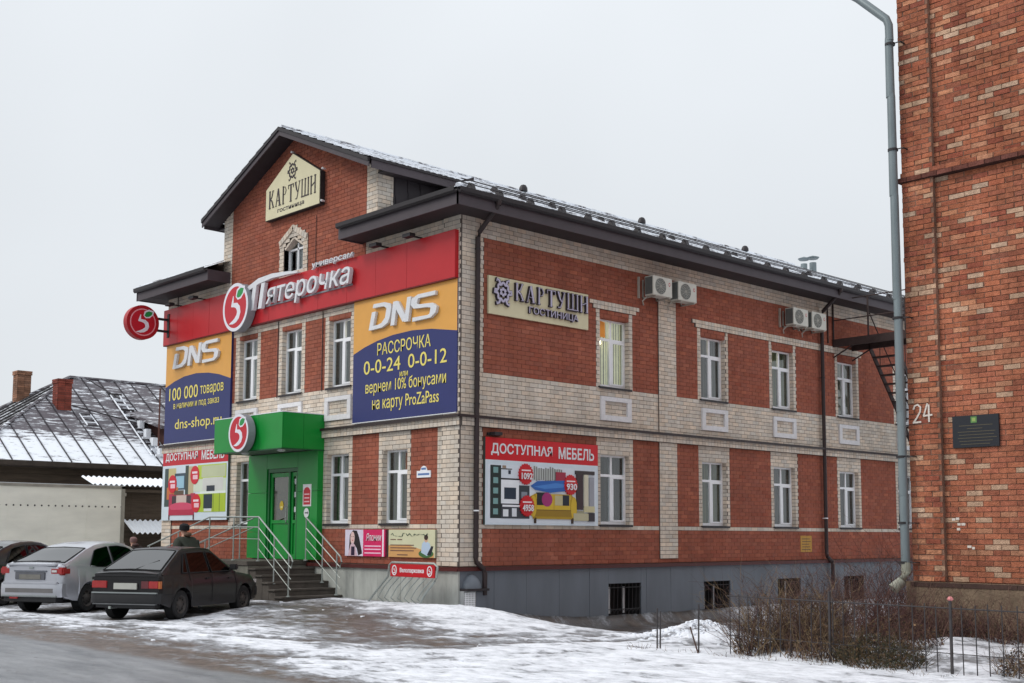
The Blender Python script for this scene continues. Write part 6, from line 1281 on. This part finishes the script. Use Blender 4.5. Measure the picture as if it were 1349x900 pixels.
# ================================================================== PEOPLE
def skin(name, joints, edges, root_i, mt, parent, sub=2):
    me = bpy.data.meshes.new(name); me.from_pydata([j[0] for j in joints], edges, []); o = bpy.data.objects.new(name, me); COL.objects.link(o)
    o.modifiers.new('s', 'SKIN'); sv_ = me.skin_vertices[0].data
    for i, j in enumerate(joints): sv_[i].radius = j[1] if isinstance(j[1], tuple) else (j[1], j[1]); sv_[i].use_root = (i == root_i)
    q = o.modifiers.new('u', 'SUBSURF'); q.levels = sub; q.render_levels = sub
    bpy.context.view_layer.update(); me2 = bpy.data.meshes.new_from_object(o.evaluated_get(bpy.context.evaluated_depsgraph_get())); bpy.data.objects.remove(o)
    for p_ in me2.polygons: p_.use_smooth = True
    me2.materials.clear(); me2.materials.append(mt); me2.name = name; ob = bpy.data.objects.new(name, me2); COL.objects.link(ob); ob.parent = parent; return ob
SKINM = mat('skin', (.46, .25, .18), .6, .06, 12)
def person(label, loc, head, coat, collar, cap, trousers, k=1.0):
    t = thing('person', label, 'person', 'people near the parked cars'); S = lambda x, y, z: (x*k, y*k, z*k)
    J = [(S(0, 0, .95), .13), (S(0, 0, 1.15), .135), (S(.02, 0, 1.38), .15), (S(.05, 0, 1.50), .055), (S(.08, 0, 1.60), .078), (S(.10, 0, 1.69), .085),
         (S(.02, .19, 1.42), .055), (S(-.02, .24, 1.16), .045), (S(.16, .22, 1.0), .035), (S(.02, -.19, 1.42), .055), (S(-.06, -.23, 1.16), .045), (S(.10, -.24, .98), .035),
         (S(0, .09, .88), .085), (S(.08, .10, .50), .06), (S(.02, .10, .10), .042), (S(.16, .10, .04), .04), (S(0, -.09, .88), .085), (S(-.06, -.10, .50), .06), (S(-.24, -.10, .13), .042), (S(-.13, -.10, .05), .04)]
    E_ = [(0, 1), (1, 2), (2, 3), (3, 4), (4, 5), (2, 6), (6, 7), (7, 8), (2, 9), (9, 10), (10, 11), (0, 12), (12, 13), (13, 14), (14, 15), (0, 16), (16, 17), (17, 18), (18, 19)]
    n0 = len(J)
    for hb_, s in ((8, 1), (11, -1)):
        hx, hy, hz = J[hb_][0]; J.append(((hx+.05*k, hy, hz-.04*k), .024)); pi = len(J)-1; E_.append((hb_, pi))
        for q, (dy, L) in enumerate(((-.028, .07), (-.01, .08), (.01, .075), (.027, .06))):
            J.append(((hx+.08*k, hy+dy*k, hz-.08*k), .009)); J.append(((hx+.07*k, hy+dy*k, hz-(.08+L*.7)*k), .008)); E_ += [(pi, len(J)-2), (len(J)-2, len(J)-1)]
        J.append(((hx+.08*k, hy-s*.03*k, hz-.05*k), .010)); J.append(((hx+.10*k, hy-s*.03*k, hz-.09*k), .008)); E_ += [(pi, len(J)-2), (len(J)-2, len(J)-1)]
    skin('body', J, E_, 0, SKINM, t, 1)
    CJ = [(S(0, 0, .80), (.27, .22)), (S(0, 0, 1.0), (.26, .22)), (S(0, 0, 1.2), (.26, .21)), (S(.01, 0, 1.38), (.24, .19)), (S(.03, 0, 1.50), (.13, .12)), (S(.02, .24, 1.38), .115), (S(-.02, .32, 1.16), .10), (S(.14, .27, 1.03), .075), (S(.02, -.24, 1.38), .115), (S(-.06, -.31, 1.16), .10), (S(.08, -.27, 1.01), .075)]
    skin('coat', CJ, [(0, 1), (1, 2), (2, 3), (3, 4), (3, 5), (5, 6), (6, 7), (3, 8), (8, 9), (9, 10)], 1, mat('coat_'+label[:6].strip().replace(' ', '_'), coat, .9, .18, 9, bump=.3), t, 2)
    skin('collar', [(S(-.05, 0, 1.47), (.14, .11)), (S(-.03, 0, 1.60), (.10, .085))], [(0, 1)], 0, mat('collar_'+label[:6].strip().replace(' ', '_'), collar, .95, .2, 14), t, 2)
    skin('trousers', [(S(0, 0, .92), .14), (S(0, .09, .86), .10), (S(.08, .10, .50), .078), (S(.02, .10, .14), .065), (S(0, -.09, .86), .10), (S(-.06, -.10, .50), .078), (S(-.24, -.10, .17), .065)], [(0, 1), (1, 2), (2, 3), (0, 4), (4, 5), (5, 6)], 0, mat('trousers_dark', trousers, .9, .15, 9), t, 2)
    m = MB(); m.lathe(S(.07, 0, 1.66), (-.12, 0, 1), [(-.03*k, .11*k), (.03*k, .118*k), (.09*k, .11*k), (.125*k, .06*k), (.135*k, .001)], 16); m.build('hat', mat('hat_'+label[:6].strip().replace(' ', '_'), cap, .9, .1, 12), t, smooth=True)
    m = MB()
    for s in (-1, 1): m.lathe(S(.165, s*.032, 1.665), (1, 0, 0), [(0, .011*k), (.008, .008*k), (.012, .001)], 8); m.lathe(S(.09, s*.083, 1.64), (0, s, 0), [(0, .022*k), (.012, .018*k), (.014, .001)], 8)
    m.lathe(S(.165, 0, 1.635), (1, 0, -.3), [(0, .015*k), (.02, .010*k), (.028, .001)], 8); m.build('face_details', SKINM, t)
    for s, p_ in ((1, (.10, .10, .0)), (-1, (-.19, -.10, .04))):
        m = MB(); x, y, z = S(*p_); m.box(x-.13, x+.14, y-.05, y+.05, z, z+.09); m.build('shoe', BLACKM, t, bevel=.025)
    t.location = loc; t.rotation_euler = (0, 0, R(head)); return t
person('person in dark olive jacket, brown collar and black cap walking behind the dark car', (-6.7, -2.75, .1), 200, (.035, .04, .03), (.13, .075, .05), (.012, .012, .014), (.03, .03, .035), 1.03)
person('smaller person in dark clothes with pinkish brown hat under the low shed roof', (-12.2, -1.4, .05), 190, (.04, .032, .03), (.1, .06, .055), (.22, .13, .12), (.03, .03, .035), .87)
